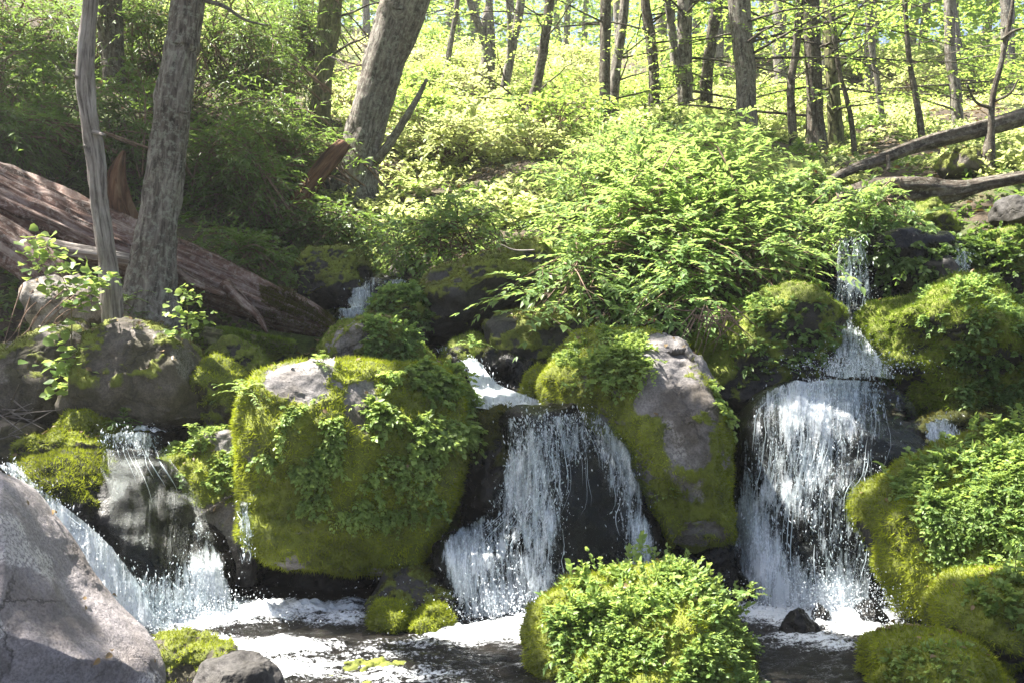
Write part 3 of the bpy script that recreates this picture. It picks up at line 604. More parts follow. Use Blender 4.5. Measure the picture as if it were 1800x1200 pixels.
for px, py, Yd, r_ in [(220,775,6.6,.4),(110,835,5.7,.32),(150,950,5.8,.35),(90,890,5.8,.3),(230,1060,5.5,.4),(330,1090,5.5,.5),(460,1070,5.5,.5),(560,1080,5.4,.3),(400,1150,4.9,.5),(520,1140,4.9,.4),(600,1190,4.8,.3),
    (150,500,6.9,.35),(120,640,6.7,.28),(120,550,7.5,.35),(40,300,8.2,.45),(20,420,7.9,.3),(150,740,6.7,.28),(330,520,6.9,.2),(560,660,6.3,.42),(480,680,6.2,.2),(690,730,5.8,.32),(650,780,5.8,.2),(540,770,5.7,.22),(520,860,5.6,.15),(360,765,6.2,.3),(430,660,6.4,.2),
    (950,480,7.6,.35),(960,400,7.8,.3),(1060,420,7.8,.45),(1000,300,8.2,.5),(1160,400,7.8,.5),(1250,330,8,.5),(1300,460,7.6,.4),(1400,420,7.8,.35),(1130,260,8.6,.5),(1240,520,7.4,.3),(1340,240,8.6,.4),
    (1080,1050,4.7,.4),(1190,1040,4.7,.3),(1290,1090,4.6,.25),(1000,1070,4.6,.2),(890,1110,5.4,.3),(985,660,6.5,.22),(1130,600,6.3,.2),(1410,700,6.2,.25),(1370,810,6.1,.3),(1440,840,6.1,.15),(1700,860,5.3,.3),(1760,800,5.4,.25),(1540,930,5.5,.15),(1600,860,5.3,.18),
    (850,690,7.2,.35),(1520,1095,5.5,.2),(310,640,6.7,.2),(1560,600,7.4,.2),(1690,500,7.4,.25),(170,840,5.9,.25),(1700,640,7.2,.2)]:
    LIT.append((P(px, py, Yd), r_))
for px, py, Yd, r_ in [(800,345,13,.9),(720,330,13,.9),(880,330,13.5,1.0),(940,250,14,1.0),(750,300,15,1.6),(850,250,18,2.2),(700,220,16,1.6),(900,180,20,2.6),(650,120,20,2.0),(1000,200,20,2),(800,80,26,3),(1150,120,22,2),(1300,150,22,2),(1500,220,18,1.5),(1650,200,18,1.8),(1560,280,13,.8)]:
    LIT.append((P(px, py, Yd), r_))
LP = np.array([l[0] for l in LIT]); LR = np.array([l[1] for l in LIT])
def unlit(O, pad=0.12):
    """True where a clump at O leaves every sunlit place in the sun"""
    keep = np.ones(len(O), bool)
    for p, r in zip(LP, LR):
        v = O-p; t = v@SUN; d = np.linalg.norm(v-t[:, None]*SUN, axis=1)
        keep &= ~((t > 0.6) & (d < r+pad))
    return keep

# ================================================================== trees
def trunk_pts(ctrl, Y, up=0.0, bury=0.5, lean=None, n=40, flare=1.25):
    c = np.array(ctrl, float)
    Ys = np.interp(np.linspace(0, 1, len(c)), [0, 1], [Y if lean is None else lean, Y])
    pts = np.array([P(a, b, y) for (a, b, _), y in zip(c, Ys)]); rad = c[:, 2]/2/FPX*Ys
    if up:
        d = nrm(pts[0]-pts[1]); d = nrm(d+UP*0.6)
        pts = np.concatenate([[pts[0]+d*up, pts[0]+d*up*0.5], pts]); rad = np.concatenate([[rad[0]*0.4, rad[0]*0.75], rad])
    pts = np.concatenate([pts, [pts[-1]-UP*bury]]); rad = np.concatenate([rad, [rad[-1]*flare]])
    q = curve(np.c_[pts, rad], n)[::-1]
    return q[:, :3], np.maximum(q[:, 3], 0.004)
def limbs_from(pts, rad, zlo, zhi, n, L, rng, rise=0.1, droop=0.12, dirs=None):
    """horizontal limbs off a trunk between two heights: tubes and their centre lines"""
    T = []; Cn = []
    for i in range(n):
        z = zlo+(zhi-zlo)*rng.random(); k = int(np.argmin(abs(pts[:, 2]-z))); a = rng.random()*2*np.pi if dirs is None else dirs[i]
        d = np.array([math.cos(a), math.sin(a), rise+0.15*rng.normal()]); l = L*(0.6+0.7*rng.random())
        s = np.linspace(0, 1, 7)[:, None]
        c = pts[k]+d*l*s-UP*droop*l*s**2+np.cumsum(rng.normal(size=(7, 3))*0.025*l, 0)*s
        T.append(tube(c, np.linspace(min(rad[k]*0.2, 0.022), 0.004, 7), 5)); Cn.append(c)
    return T, Cn
def cull_lit(g, nv):
    V = np.concatenate(g.V); T = np.concatenate(g.T); c = V.reshape(-1, nv, 3).mean(1); k = np.where(unlit(c, 0.05))[0]
    h = Geo()
    if nv == 6: t = np.arange(len(k))[:, None]*6; F = np.concatenate([t+[0, 3, 2, 1], t+[0, 5, 4, 3]])
    h.add(V.reshape(-1, nv, 3)[k].reshape(-1, 3), F, T.reshape(-1, nv)[k].ravel()); return h
def limb_sprays(Cn, ns, m, leaf, L, rng, g, shape='lance', w=.3, cull=False, tintb=0.5, droop=0.1):
    if not Cn: return
    C = np.array(Cn); n = len(C); t = 0.25+0.75*rng.random((n, ns)); fi = t*6; i0 = np.minimum(fi.astype(int), 5); fr = (fi-i0)[..., None]
    ar = np.arange(n)[:, None]; O = (C[ar, i0]*(1-fr)+C[ar, i0+1]*fr).reshape(-1, 3)
    d = np.repeat(nrm(C[:, -1]-C[:, 0]), ns, 0); sd = nrm(np.cross(d, UP)+1e-6)*np.sign(rng.normal(size=len(O)))[:, None]
    D = nrm(d*0.7+sd*0.8*rng.random((len(O), 1))+rng.normal(size=O.shape)*np.array([.25, .25, .12]))
    h = sprays(O, D, L*(0.5+0.8*rng.random(len(O))), m, leaf, rng, droop, 0.8, shape, w, np.clip(tintb+0.25*rng.normal(size=len(O)), 0, 1), jit=0.3)
    g.merge(cull_lit(h, 6) if cull else h)
def tree(name, label, ctrl, Y, mat, up=7, seed=0, low=0, lowL=1.6, lowz=None, canopy=None, leaf=0.05, leafmat='canopy', sides=18, n=40, rough=0.10, extra=None, lean=None, flare=1.3, group=None, cat='tree', ns=10, ms=9, lsh=.55, bury=.5, flute=.12):
    rng = np.random.default_rng(seed+500)
    pts, rad = trunk_pts(ctrl, Y, up, bury, lean, n, flare)
    base = pts[0]+UP*bury
    root = thing(name, label, cat, base, group)
    T = [tube(pts, rad, sides, rough, seed, freq=(7, 5), flute=flute)]
    wood('trunk', T, M[mat], root)
    for e in (extra or []):
        c = curve([np.r_[P(a, b, y), wd/2/FPX*y] for a, b, y, wd in e], 14)
        wood('limb', [tube(c[:, :3], c[:, 3], 8, 0.08, seed+3)], M[mat], root)
    g = Geo(); LT = []
    if low:
        zl, zh = lowz or (P(0, 210, Y)[2], P(0, -90, Y)[2])
        t_, c_ = limbs_from(pts, rad, zl, zh, low, lowL, rng); LT += t_; limb_sprays(c_, ns, ms, leaf, lsh, rng, g, w=.3, shape='ovate', cull=ctrl[0][0] < 860)
    if canopy:  # out-of-frame crowns, positioned and thinned to shape sun and shade below
        for (cx, cy_, cz, rx, ry, rz, nl, lf) in canopy:
            ctr = np.array([cx, cy_, cz]); C2 = []
            for _ in range(nl):
                u = nrm(rng.normal(size=3)); e = ctr+u*np.array([rx, ry, rz])*rng.random()**0.35
                k = int(np.argmin(np.linalg.norm(pts-(ctr*0.7+e*0.3-UP*rz*0.5), axis=1))); s = pts[k]
                c = curve([s, (s+e)/2+UP*0.3, e], 7); C2.append(c)
                th_ = .035 if unlit(c, .04).all() else .009; LT.append(tube(c, np.linspace(th_, .005, 7), 4))
            limb_sprays(C2, 26, 8, lf*1.25, 0.9, rng, g, 'ovate', .36, cull=True)
    if LT: wood('branch', LT, M['barkdark'], root)
    if g.n: g.make('crown', M[leafmat], root)
    return root, pts, rad
FG = 'trees of the sunlit forest up the slope'
tree('dead_snag', 'slender bleached dead trunk standing in front of the fallen red log',
     [(160,-20,19),(151,90,25),(153,180,27),(165,260,25),(178,380,27),(192,480,29),(200,570,34)], 7.15, 'snag', up=3.5, seed=1, sides=22, n=110, rough=.16, cat='dead tree', flute=.25,
     extra=[[(146,150,7.15,10),(136,137,7.1,7),(132,134,7.05,4)],[(165,232,7.12,9),(178,236,7.05,7),(184,238,7.0,5)],[(160,250,7.15,10),(148,258,7.1,6)]], flare=1.0)
tree('conifer_tree', 'thick grey barked leaning trunk rooted in front of the fallen red log',
     [(332,-20,56),(318,80,60),(303,180,64),(292,290,64),(280,380,66),(272,450,76),(265,510,94),(262,545,118)], 7.7, 'bark', up=9, seed=2, sides=40, n=130, rough=.13, flare=1.4,
     canopy=[(-3.9,7.9,8.8,2.6,2.6,1.8,70,.10),(-0.8,7.8,9.2,2.4,2.2,1.5,70,.10),(-1.3,6.3,8.8,2.2,1.6,1.2,60,.09)], extra=[[(356,0,7.7,8),(395,12,7.6,7),(430,35,7.5,5),(470,45,7.4,3)],[(318,198,7.6,5),(334,198,7.45,3)]])
tree('dark_tree', 'dark brown trunk vanishing into shrubs behind the bleached snag', [(190,-30,46),(196,60,40),(201,130,38),(206,280,44)], 12.2, 'barkdark', up=8, seed=3, sides=20, canopy=[(-5.6,9.8,9.0,3.0,2.6,2.2,26,.10)])
tree('leaning_tree', 'massive grey trunk leaning uphill with broken side limb, centre left of the slope',
     [(720,-30,78),(700,30,74),(676,110,66),(656,180,62),(640,240,64),(626,295,72),(618,340,92)], 12.6, 'bark', up=9, seed=4, sides=36, n=110, rough=.10, canopy=[(-1.6,13.2,11.2,3.0,2.2,1.8,70,.10)],
     extra=[[(662,285,12.5,18),(690,245,12.4,15),(718,200,12.3,12),(738,165,12.3,9),(750,140,12.2,6)],[(690,120,12.6,36),(712,70,12.5,38),(735,10,12.4,34),(760,-60,12.3,30)]])
tree('forest_tree', 'tall mossy trunk beside the shaded shrubs, left of the massive leaning trunk', [(583,-20,42),(576,70,38),(567,150,34),(560,260,40)], 14.5, 'barkmoss', up=8, seed=5, low=9, group=FG, canopy=[(-4.6,15.2,11.5,2.2,2.0,1.6,30,.1)])
ft = [('thin dark trunk at the top behind the mossy one',[(536,-20,13),(531,60,12),(526,160,13)],19,'barkdark',3),
 ('thin pale sapling trunk just right of the broken limb',[(806,-20,9),(795,60,9),(782,140,11)],20,'bark',4),
 ('broken pale trunk with a rusty slanting limb high on the slope',[(858,40,22),(859,90,24),(856,150,28)],20,'bark',0),
 ('slim leaning trunk forked low behind the broken pale one',[(918,-20,15),(905,60,15),(893,120,16),(882,190,18)],19,'bark',4),
 ('slim dark leaning trunk curving up from the glowing shrubs',[(968,-20,17),(958,70,17),(946,140,17),(932,200,20),(925,255,22)],16.5,'barkdark',7),
 ('straight dark trunk, left one of a close pair',[(1066,-20,19),(1064,90,19),(1063,200,21)],16,'barkdark',6),
 ('straight grey trunk leaning away from its close dark neighbour',[(1100,-20,16),(1092,60,17),(1082,130,18),(1076,215,20)],16.6,'bark',5),
 ('bowed brown trunk standing alone above the big bush',[(1132,-20,16),(1142,60,19),(1149,120,19),(1150,215,22)],16,'barkdark',6),
 ('straight grey trunk with a dark forked stem merging on its left',[(1204,-20,25),(1203,80,25),(1205,200,28)],15,'bark',7),
 ('brown trunk leaning right behind the straight forked one',[(1262,-20,20),(1252,60,20),(1243,130,20),(1241,200,23)],16,'barkdark',5),
 ('stout pale trunk, thickest above the big bush',[(1297,-20,36),(1304,60,36),(1311,130,34),(1313,220,36)],13.6,'bark',7),
 ('thin crooked brown trunk left of the stout mossy base',[(1408,-20,15),(1400,80,14),(1390,160,14),(1395,265,18)],13.8,'barkdark',6),
 ('stout dark trunk flaring at its sunlit mossy foot',[(1424,-20,28),(1428,90,26),(1432,170,27),(1433,220,30),(1434,262,46)],14,'barkdark',8),
 ('straight grey-green trunk right of the stout flaring one',[(1455,-20,22),(1461,90,23),(1466,180,24),(1470,258,28)],14.3,'barkmoss',8),
 ('thin leaning reddish pole trunk in the gap beside the grey-green one',[(1470,90,8),(1485,160,8),(1496,210,9),(1502,280,10)],13.6,'barkdark',3),
 ('thin pale trunk in the bright gap beyond the leaning fallen trunk',[(1528,60,8),(1540,130,9),(1548,190,10),(1560,265,11)],16,'bark',4),
 ('thin dark trunk crossing behind the middle of the fallen trunk',[(1590,-20,8),(1598,100,9),(1608,160,10),(1618,220,12),(1624,290,12)],13.2,'barkdark',6),
 ('grey trunk with a white scar behind the fallen trunk',[(1668,-20,17),(1672,100,18),(1680,160,19),(1682,225,22)],16,'bark',6),
 ('bare twisted dark dead sapling rising behind the upper end of the fallen trunk',[(1778,20,6),(1768,70,9),(1758,120,9),(1745,170,10),(1742,240,12)],10.9,'barkdark',0)]
for k, (lb, ct, Yd, mt, lo) in enumerate(ft):
    ex = None; nm = 'forest_tree'
    if k == 2: ex = [[(856,90,20,14),(845,55,19.9,13),(828,10,19.8,12),(818,-30,19.8,11)]]
    if k == 8: ex = [[(1196,150,15,14),(1186,90,14.9,12),(1178,40,14.9,12),(1170,-30,14.8,11)]]
    if k == 3: ex = [[(893,120,19,9),(896,60,18.9,8),(890,-20,18.8,6)]]
    if k == 10: ex = [[(1318,75,13.6,9),(1345,50,13.4,6),(1375,48,13.2,4)]]
    if k == 18: ex = [[(1760,70,10.9,6),(1782,55,10.8,5),(1800,50,10.7,3)],[(1742,190,10.9,7),(1716,180,10.8,5),(1700,150,10.7,4)],[(1745,180,10.9,6),(1775,165,10.8,4),(1790,140,10.8,3)]]; nm = 'dead_sapling'
    up = 0.3 if k == 2 else (0.6 if k == 18 else 6)
    tree(nm, lb, ct, Yd, mt, up=up, seed=20+k, low=int(lo*1.7), lowL=2.0, group=FG if k != 18 else None, extra=ex, n=34, sides=16, rough=.12, leaf=.055, cat='tree' if k != 18 else 'dead tree')
# unseen tree added left of the frame, its crowns placed to shade the stream
tree('added_shade_tree', 'unseen tall tree added beyond the left edge to shade the stream', [(-330,-100,60),(-330,200,64),(-320,420,80)], 10.5, 'bark', up=8, seed=60, canopy=[(-7.4,9.0,9.2,3.0,2.8,2.2,42,.1),(-6.4,6.5,8.6,2.2,2.0,1.4,60,.09)])

# slender far trees: one of each of three, copied
def far_tree(seed, h):
    rng = np.random.default_rng(seed)
    root = thing('slender_tree', 'slender pale trunk of the hazy background forest with thin bright foliage', 'tree', (0, 0, 0), 'slender trees far up the slope')
    z = np.linspace(-0.6, h, 24); pts = np.c_[np.cumsum(rng.normal(size=24)*.06), np.cumsum(rng.normal(size=24)*.06), z]; rad = np.linspace(.14, .04, 24)
    wood('trunk', [tube(pts, rad, 10, .1, seed)], M['bark'], root)
    T, Cn = limbs_from(pts, rad, 2.0, h, 15, 2.0, rng); wood('branch', T, M['barkdark'], root)
    g = Geo(); limb_sprays(Cn, 9, 8, .11, .7, rng, g); g.make('crown', M['canopy'], root)
    return root
def dup(root, loc, rz=0, s=1.0, label=None):
    r = root.copy(); COL.objects.link(r); r.location = loc; r.rotation_euler = (0, 0, rz); r.scale = (s, s, s)
    if label: r['label'] = label
    for ch in list(root.children):
        c = ch.copy(); COL.objects.link(c); c.parent = r
    return r
proto = [far_tree(71+i, 12+2*i) for i in range(3)]
rng = np.random.default_rng(77); used = [0, 0, 0]
for k in range(46):
    px = 560+1300*((k*0.618034) % 1)+rng.normal()*15; Yd = (21 if px > 1080 else 33)+22*rng.random()
    loc = gpos(px, Yd); i = k % 3; rz = rng.random()*6.28; s = .8+.5*rng.random()
    if not used[i]: proto[i].location = loc; proto[i].rotation_euler = (0, 0, rz); used[i] = 1
    else: dup(proto[i], loc, rz, s)

# far wood that closes the view
rng = np.random.default_rng(81); g = Geo()
n = 26000; a = (rng.random(n)-.5)*1.5; Yd = 25+48*rng.random(n)**1.3; Yd = np.where(a < .12, Yd+11, Yd); x = a*Yd; z = height(x, Yd)+rng.random(n)*11
O = np.c_[x, Yd, z]; D = nrm(rng.normal(size=(n, 3))*np.array([1, 1, .25]))
sprays(O, D, 1.1*(0.5+rng.random(n)), 8, .2, rng, .15, .8, 'ovate', .36, np.clip(.5+.5*fbm(O*.25, 3, 5), 0, 1), g=g)
tag(g.make('far_forest', M['canopy']), 'hazy bright green far-off forest closing the slope', None, kind='stuff')
# ================================================================== logs, stumps, dead wood
def log(name, label, ctrl, mat, seed, sides=28, n=70, rough=.16, flute=.3, cat='log', freq=(9, 1.2), extra=None, partname='stub', moss=None, mossmat='mossdark'):
    c = curve([np.r_[P(a, b, y), wd/2/FPX*y] for a, b, y, wd in ctrl], n)
    V, Fs, C = tube(c[:, :3], c[:, 3], sides, rough, seed, freq=freq, flute=flute)
    loc = c[n//2, :3]; o = wood(name, [(V, Fs, C)], M[mat], None, loc); o['_o'] = [float(x) for x in loc]
    tag(o, label, cat)
    if moss:
        T = np.concatenate([Fs[0][:, :3], Fs[0][:, [0, 2, 3]]]); rg = np.random.default_rng(seed); nn = vnormals(V, T); c3 = V[T].mean(1)
        k, p = sample_tri(V, T, inpoly(proj(c3), moss)*np.clip(nn[T[:, 0], 2]+.5, 0, 1)*(fbm(c3*6, 4, seed) > -.25), 9000, rg)
        if len(p): blades(p, nn[T[k, 0]], .03*(.5+rg.random(len(p))), rg, np.clip(.5+.6*fbm(p*5, 4, seed), 0, 1)).make('moss', M[mossmat], o)
    for e in (extra or []):
        d = curve([np.r_[P(a, b, y), wd/2/FPX*y] for a, b, y, wd in e], 10); wood(partname, [tube(d[:, :3], d[:, 3], 7, .1, seed)], M[mat], o)
    return o
log('fallen_log', 'huge fallen reddish weathered log split along its grain, behind the grey leaning trunk',
    [(-120,290,8.5,108),(0,344,8.45,104),(120,398,8.4,100),(240,448,8.35,94),(340,484,8.3,88),(420,516,8.25,80),(480,542,8.2,72),(540,562,8.15,54),(580,580,8.1,28)], 'log', 101, moss=[(455,500),(500,510),(620,580),(600,610),(470,590)], sides=72, n=170, rough=.20, flute=.20, freq=(22, 1.1),
    extra=[[(395,500,8.0,26),(430,535,7.9,20),(455,560,7.85,14),(470,585,7.8,6)],[(300,470,7.9,22),(345,500,7.8,18),(395,520,7.75,10)]], partname='splinter')
log('broken_log', 'torn broken log with a sunlit top, beneath the huge red log', [(-80,380,7.9,60),(0,425,7.85,66),(70,475,7.8,60),(120,520,7.8,40)], 'log', 102, sides=36, n=60, rough=.22)
log('grey_log', 'thin grey log lying in the hollow behind the maple-leaved sapling', [(60,425,8.0,22),(120,438,8.0,24),(180,448,8.0,22),(260,462,8.0,18)], 'snag', 103)
log('mossy_log', 'short mossy log in the dark hollow below the tip of the red log', [(345,588,7.7,34),(400,598,7.7,38),(450,606,7.65,34),(520,612,7.6,18)], 'barkmoss', 104, moss=[(340,560),(530,590),(530,620),(340,620)], mossmat='mossgreen')
log('fallen_tree', 'slim fallen trunk sloping down from the right edge over the shaded bank', [(1860,186,11.3,26),(1780,211,11.2,26),(1700,233,11.1,25),(1620,254,11.0,22),(1540,283,10.8,18),(1480,306,10.6,15),(1420,345,10.4,13)], 'barkdark', 105, n=60, rough=.12,
    extra=[[(1742,222,11.1,14),(1735,255,11.0,12),(1725,290,10.9,8)],[(1560,275,10.8,8),(1562,300,10.7,6)]])
log('rotten_log', 'black rotten log lying level above the mossy bank at the right', [(1475,350,9.9,26),(1530,343,9.9,44),(1600,338,9.9,52),(1680,335,9.9,40),(1740,322,9.9,30),(1840,305,9.9,28)], 'barkdark', 106, n=70, rough=.3, flute=.4)
log('leaning_log', 'broken brown log leaning against the foot of the massive leaning trunk', [(518,362,11.3,30),(552,316,11.4,32),(582,280,11.5,34),(606,254,11.6,24)], 'rot', 107, n=40)
log('broken_stump', 'jagged orange rotten stump behind the bleached snag', [(226,400,8.9,52),(214,360,8.9,44),(208,320,8.9,34),(212,290,8.9,20),(219,266,8.9,6)], 'rot', 108, n=50, rough=.35, flute=.5, cat='stump')
log('thin_branch', 'thin dark branch lying across the upper right fall', [(1440,540,8.3,7),(1490,541,8.3,8),(1545,538,8.3,8),(1580,534,8.3,5)], 'barkdark', 109, sides=8, n=24, cat='branch')
log('slanting_branch', 'thin bare branch slanting over the oval boulder above the rapid', [(880,430,7.9,3),(905,440,7.9,4),(940,440,7.9,4)], 'snag', 110, sides=6, n=14, cat='branch')
rng = np.random.default_rng(112)
def twigs(name, label, pts, cat='dead branch', mat='twig', r=.006):
    T = []
    for e in pts:
        c = curve([P(*q) for q in e], 9); T.append(tube(c, np.linspace(r, r*.3, 9), 5))
    o = wood(name, T, M[mat], None, T[0][0][0]); tag(o, label, cat); return o
pt = []
for k in range(26):
    x0 = 1215+rng.random()*90; y0 = 535+rng.random()*25; a = rng.normal()*0.9; l = 45+70*rng.random()
    pt.append([(x0, y0, 7.1), (x0+math.sin(a)*l*.5, y0+l*.25*math.cos(a)+8, 7.0-.1*rng.random()), (x0+math.sin(a)*l, y0+l*.6*math.cos(a)+10, 6.95)])
twigs('bare_root', 'tangle of bare pale hanging twigs under the big bush beside the peaked boulder', pt, 'bare twigs')
pt = []
for k in range(16):
    x0 = rng.random()*50-20; y0 = 700+rng.random()*80; a = rng.normal()*1.2; l = 40+70*rng.random()
    pt.append([(x0, y0, 6.5), (x0+l*.5*math.cos(a), y0-l*.3*math.sin(a), 6.4), (x0+l*math.cos(a), y0-l*.6*math.sin(a), 6.35)])
twigs('dead_branch', 'dead dry twigs in the dark hollow at the left edge', pt, mat='snag')
pt = [[(40+18*k, 500+10*(k % 3), 7.4), (20+10*k, 560+20*(k % 2), 7.3), (5+9*k-30*(k % 2), 610+15*(k % 3), 7.25)] for k in range(9)]
twigs('hanging_root', 'dark roots hanging below the broken log at the left edge', pt, 'roots')

# ================================================================== shrubs
bush('fuchsia_bush', 'great bright green arching bush with red flowers hanging over the rocks', 'bush', P(1190,500,8.6),
     [(900,535),(925,470),(960,430),(1000,350),(985,290),(1060,240),(1130,255),(1190,195),(1290,215),(1340,300),(1420,340),(1480,370),(1540,425),(1480,490),(1400,490),(1310,545),(1210,560),(1170,590),(1060,580),(950,560)], 6.9, 9.3, 135, 9, 9, .072, 'bush', 201,
     'lance', .22, .46, .010, .2, .4, pair=2, w=.23, spread=.4, red=26, front=.25, slope=1.3, upn=1.8, jit=.28)
bush('fuchsia_bush', 'leafy arching bush rising behind the great one, against the forest', 'bush', P(1120,400,10.2), [(930,420),(960,320),(1020,250),(1120,200),(1200,215),(1300,195),(1360,280),(1330,360),(1150,400)], 9.4, 11.0, 60, 11, 9, .07, 'bush', 202, 'lance', .3, .42, .014, .2, .4, pair=2, w=.2, red=8)
bush('fuchsia_bush', 'spray of leafy shoots with red flowers arching over the upper right fall', 'bush', P(1530,400,9.6), [(1430,400),(1500,360),(1600,380),(1680,420),(1690,450),(1600,430),(1540,450),(1470,470)], 8.6, 9.3, 34, 9, 9, .065, 'bush', 203, 'lance', .35, .3, .010, .25, .4, pair=2, w=.21, red=9)
bush('fuchsia_bush', 'mid green bush on the bank below the slim fallen trunk', 'bush', P(1400,370,10.5), [(1280,360),(1350,300),(1440,290),(1520,330),(1480,400),(1340,400)], 9.8, 10.6, 30, 9, 9, .065, 'bush', 204, 'lance', .3, .3, .010, .2, .4, pair=2, w=.21, red=4)
bush('low_bush', 'shaded green bush above the slanting mossy slab, left of the great bush', 'bush', P(790,440,9.6), [(655,470),(680,400),(740,360),(830,340),(900,380),(920,430),(850,440),(800,460),(720,500)], 8.8, 9.8, 48, 10, 8, .055, 'bush', 205, 'ovate', .3, .3, .009, .2, .35, w=.26)
bush('low_bush', 'dark green bush in shade upstream, beside the foot of the massive leaning trunk', 'bush', P(560,420,11), [(440,450),(470,400),(560,375),(640,372),(690,410),(640,450),(540,440)], 10.2, 11.3, 48, 10, 8, .06, 'shade', 206, 'ovate', .3, .32, .009, .2, .35, w=.28)
bush('low_bush', 'shaded low bush along the top of the red log', 'bush', P(430,480,9.3), [(320,430),(380,390),(470,420),(520,470),(500,510),(420,500)], 8.8, 9.4, 28, 9, 8, .05, 'shade', 207, 'ovate', .3, .25, .008, .2, .35, w=.28)
SHG = 'dark shaded shrubs on the left bank'
for k, (b, pl, y0, y1, lb) in enumerate([
    ((40,330,10.5), [(-60,330),(-60,80),(60,60),(130,160),(140,330)], 9.8, 10.8, 'dense shaded shrub at the left edge above the red log'),
    ((230,330,10.8), [(150,340),(140,150),(200,105),(260,120),(295,200),(285,340)], 10.0, 11.2, 'dense shaded shrub between the bleached snag and the grey leaning trunk'),
    ((420,400,11), [(320,410),(320,230),(420,200),(470,280),(480,400)], 10.2, 11.2, 'feathery shaded shrub beside the grey leaning trunk'),
    ((490,330,12.2), [(420,340),(420,180),(490,160),(530,240),(530,330)], 11.4, 12.4, 'olive shaded shrub in front of the tall mossy trunk'),
    ((60,150,13), [(-80,180),(-80,-60),(120,-60),(150,60),(140,180)], 12, 13.2, 'tall dark shrub filling the top left corner'),
    ((260,140,13), [(170,190),(180,-60),(310,-60),(300,100),(290,190)], 12, 13.2, 'tall dark shrub between the dark brown trunk and the grey leaning one'),
    ((420,160,13.5), [(330,220),(340,-60),(470,-60),(500,60),(480,210)], 12.4, 13.8, 'tall green shrub right of the grey leaning trunk near the top'),
    ((530,100,15), [(480,200),(470,-40),(560,-60),(560,180)], 14, 15.5, 'tall lighter shrub beside the tall mossy trunk'),
    ((20,260,9.6), [(-60,290),(-50,200),(20,190),(40,270)], 9, 9.6, 'pale leaved low shrub touching the left edge above the red log')]):
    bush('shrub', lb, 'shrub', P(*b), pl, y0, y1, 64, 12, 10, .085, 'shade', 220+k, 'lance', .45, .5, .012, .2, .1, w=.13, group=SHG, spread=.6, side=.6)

def shrub3(seed, h, w, leaf, mat, name='hill_shrub'):
    rng = np.random.default_rng(seed)
    root = thing(name, 'low sunlit shrub glowing on the open slope below the forest', 'shrub', (0, 0, 0), 'sunlit shrubs on the slope')
    n = 36; u = rng.normal(size=(n, 3)); u[:, 2] = abs(u[:, 2]); u = nrm(u)*rng.random((n, 1))**.3
    tg = u*np.array([w, w, h])+UP*.15
    tw = Geo(); Q, Tn = stems_to(rng.normal(size=(n, 3))*np.array([.1, .1, 0]), tg, rng, .15, .012, 6, tw)
    O = np.concatenate([Q[:, k] for k in (2, 3, 4, 5, 5, 4)]); D = np.concatenate([Tn[:, k] for k in (2, 3, 4, 5, 5, 4)])+rng.normal(size=(n*6, 3))*np.array([.8, .8, .3])
    g = sprays(O, D, .4*(.5+rng.random(len(O))), 8, leaf, rng, .3, .8, 'ovate', .3, twig=tw)
    g.make('foliage', M[mat], root); tw.make('stem', M['twig'], root, True); return root
ps = [shrub3(300+i, .28+.16*i, .8, .07, ('forest', 'forest', 'canopy')[i]) for i in range(3)]
rng = np.random.default_rng(310); used = [0]*3; k = 0
spots = []
for j in range(78):
    if j >= 64: px = 280+370*rng.random(); Yd = 16+10*rng.random()
    elif j < 30: px = 640+360*rng.random(); Yd = 14+12*rng.random()
    elif j < 56: px = 980+900*rng.random(); Yd = 17.5+12*rng.random()
    else: px = 1000+700*rng.random(); Yd = 19+6*rng.random()
    spots.append((px, Yd))
for j, (px, Yd) in enumerate(spots):
    i = j % 3; loc = gpos(px, Yd)-np.array([0, 0, .05]); rz = rng.random()*6.28; s = .7+.6*rng.random()
    if not used[i]: ps[i].location = loc; ps[i].rotation_euler = (0, 0, rz); used[i] = 1
    else: dup(ps[i], loc, rz, s)

# ground cover and fallen leaves
rng = np.random.default_rng(319); n = 14000; Yd = 10.8+14*rng.random(n)**1.7; pxx = 560+1300*rng.random(n); x = (pxx-900)/FPX*Yd; O = np.c_[x, Yd, height(x, Yd)]
k = fbm(O*.7, 3, 35) > -.3; O = O[k]; D = nrm(UP*.9+rng.normal(size=O.shape)*.6)
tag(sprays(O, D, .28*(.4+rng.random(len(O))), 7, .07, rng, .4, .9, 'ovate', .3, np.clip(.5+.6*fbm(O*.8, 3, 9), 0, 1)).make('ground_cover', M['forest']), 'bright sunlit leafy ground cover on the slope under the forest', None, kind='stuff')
rng = np.random.default_rng(320)
def ground_pts(n, xa, ya, yb):
    Yd = ya+(yb-ya)*rng.random(n); x = (rng.random(n)-.5)*2*xa*Yd; return np.c_[x, Yd, height(x, Yd)]
O = ground_pts(9000, .62, 7.4, 17)
D = nrm(UP*.8+rng.normal(size=O.shape)*.6); tint = np.clip(.5+.6*fbm(O*.8, 3, 7), 0, 1)
k = (fbm(O*.6, 3, 33) > -.35)
g = sprays(O[k], D[k], .22*(.4+rng.random(k.sum())), 7, .065, rng, .4, .9, 'ovate', .3, tint[k])
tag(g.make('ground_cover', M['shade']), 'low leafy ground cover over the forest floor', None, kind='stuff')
O = ground_pts(9000, .6, 7.6, 20); O[:, 2] += .01; n = len(O)
v, f, t = leafgeo(O, rng.normal(size=(n, 3))*np.array([1, 1, .2]), UP+rng.normal(size=(n, 3))*.3, .05+.05*rng.random(n), rng.random(n)); g = Geo(); g.add(v, f, t)
tag(g.make('fallen_leaves', M['dry']), 'dry brown fallen leaves on the forest floor', None, kind='stuff')
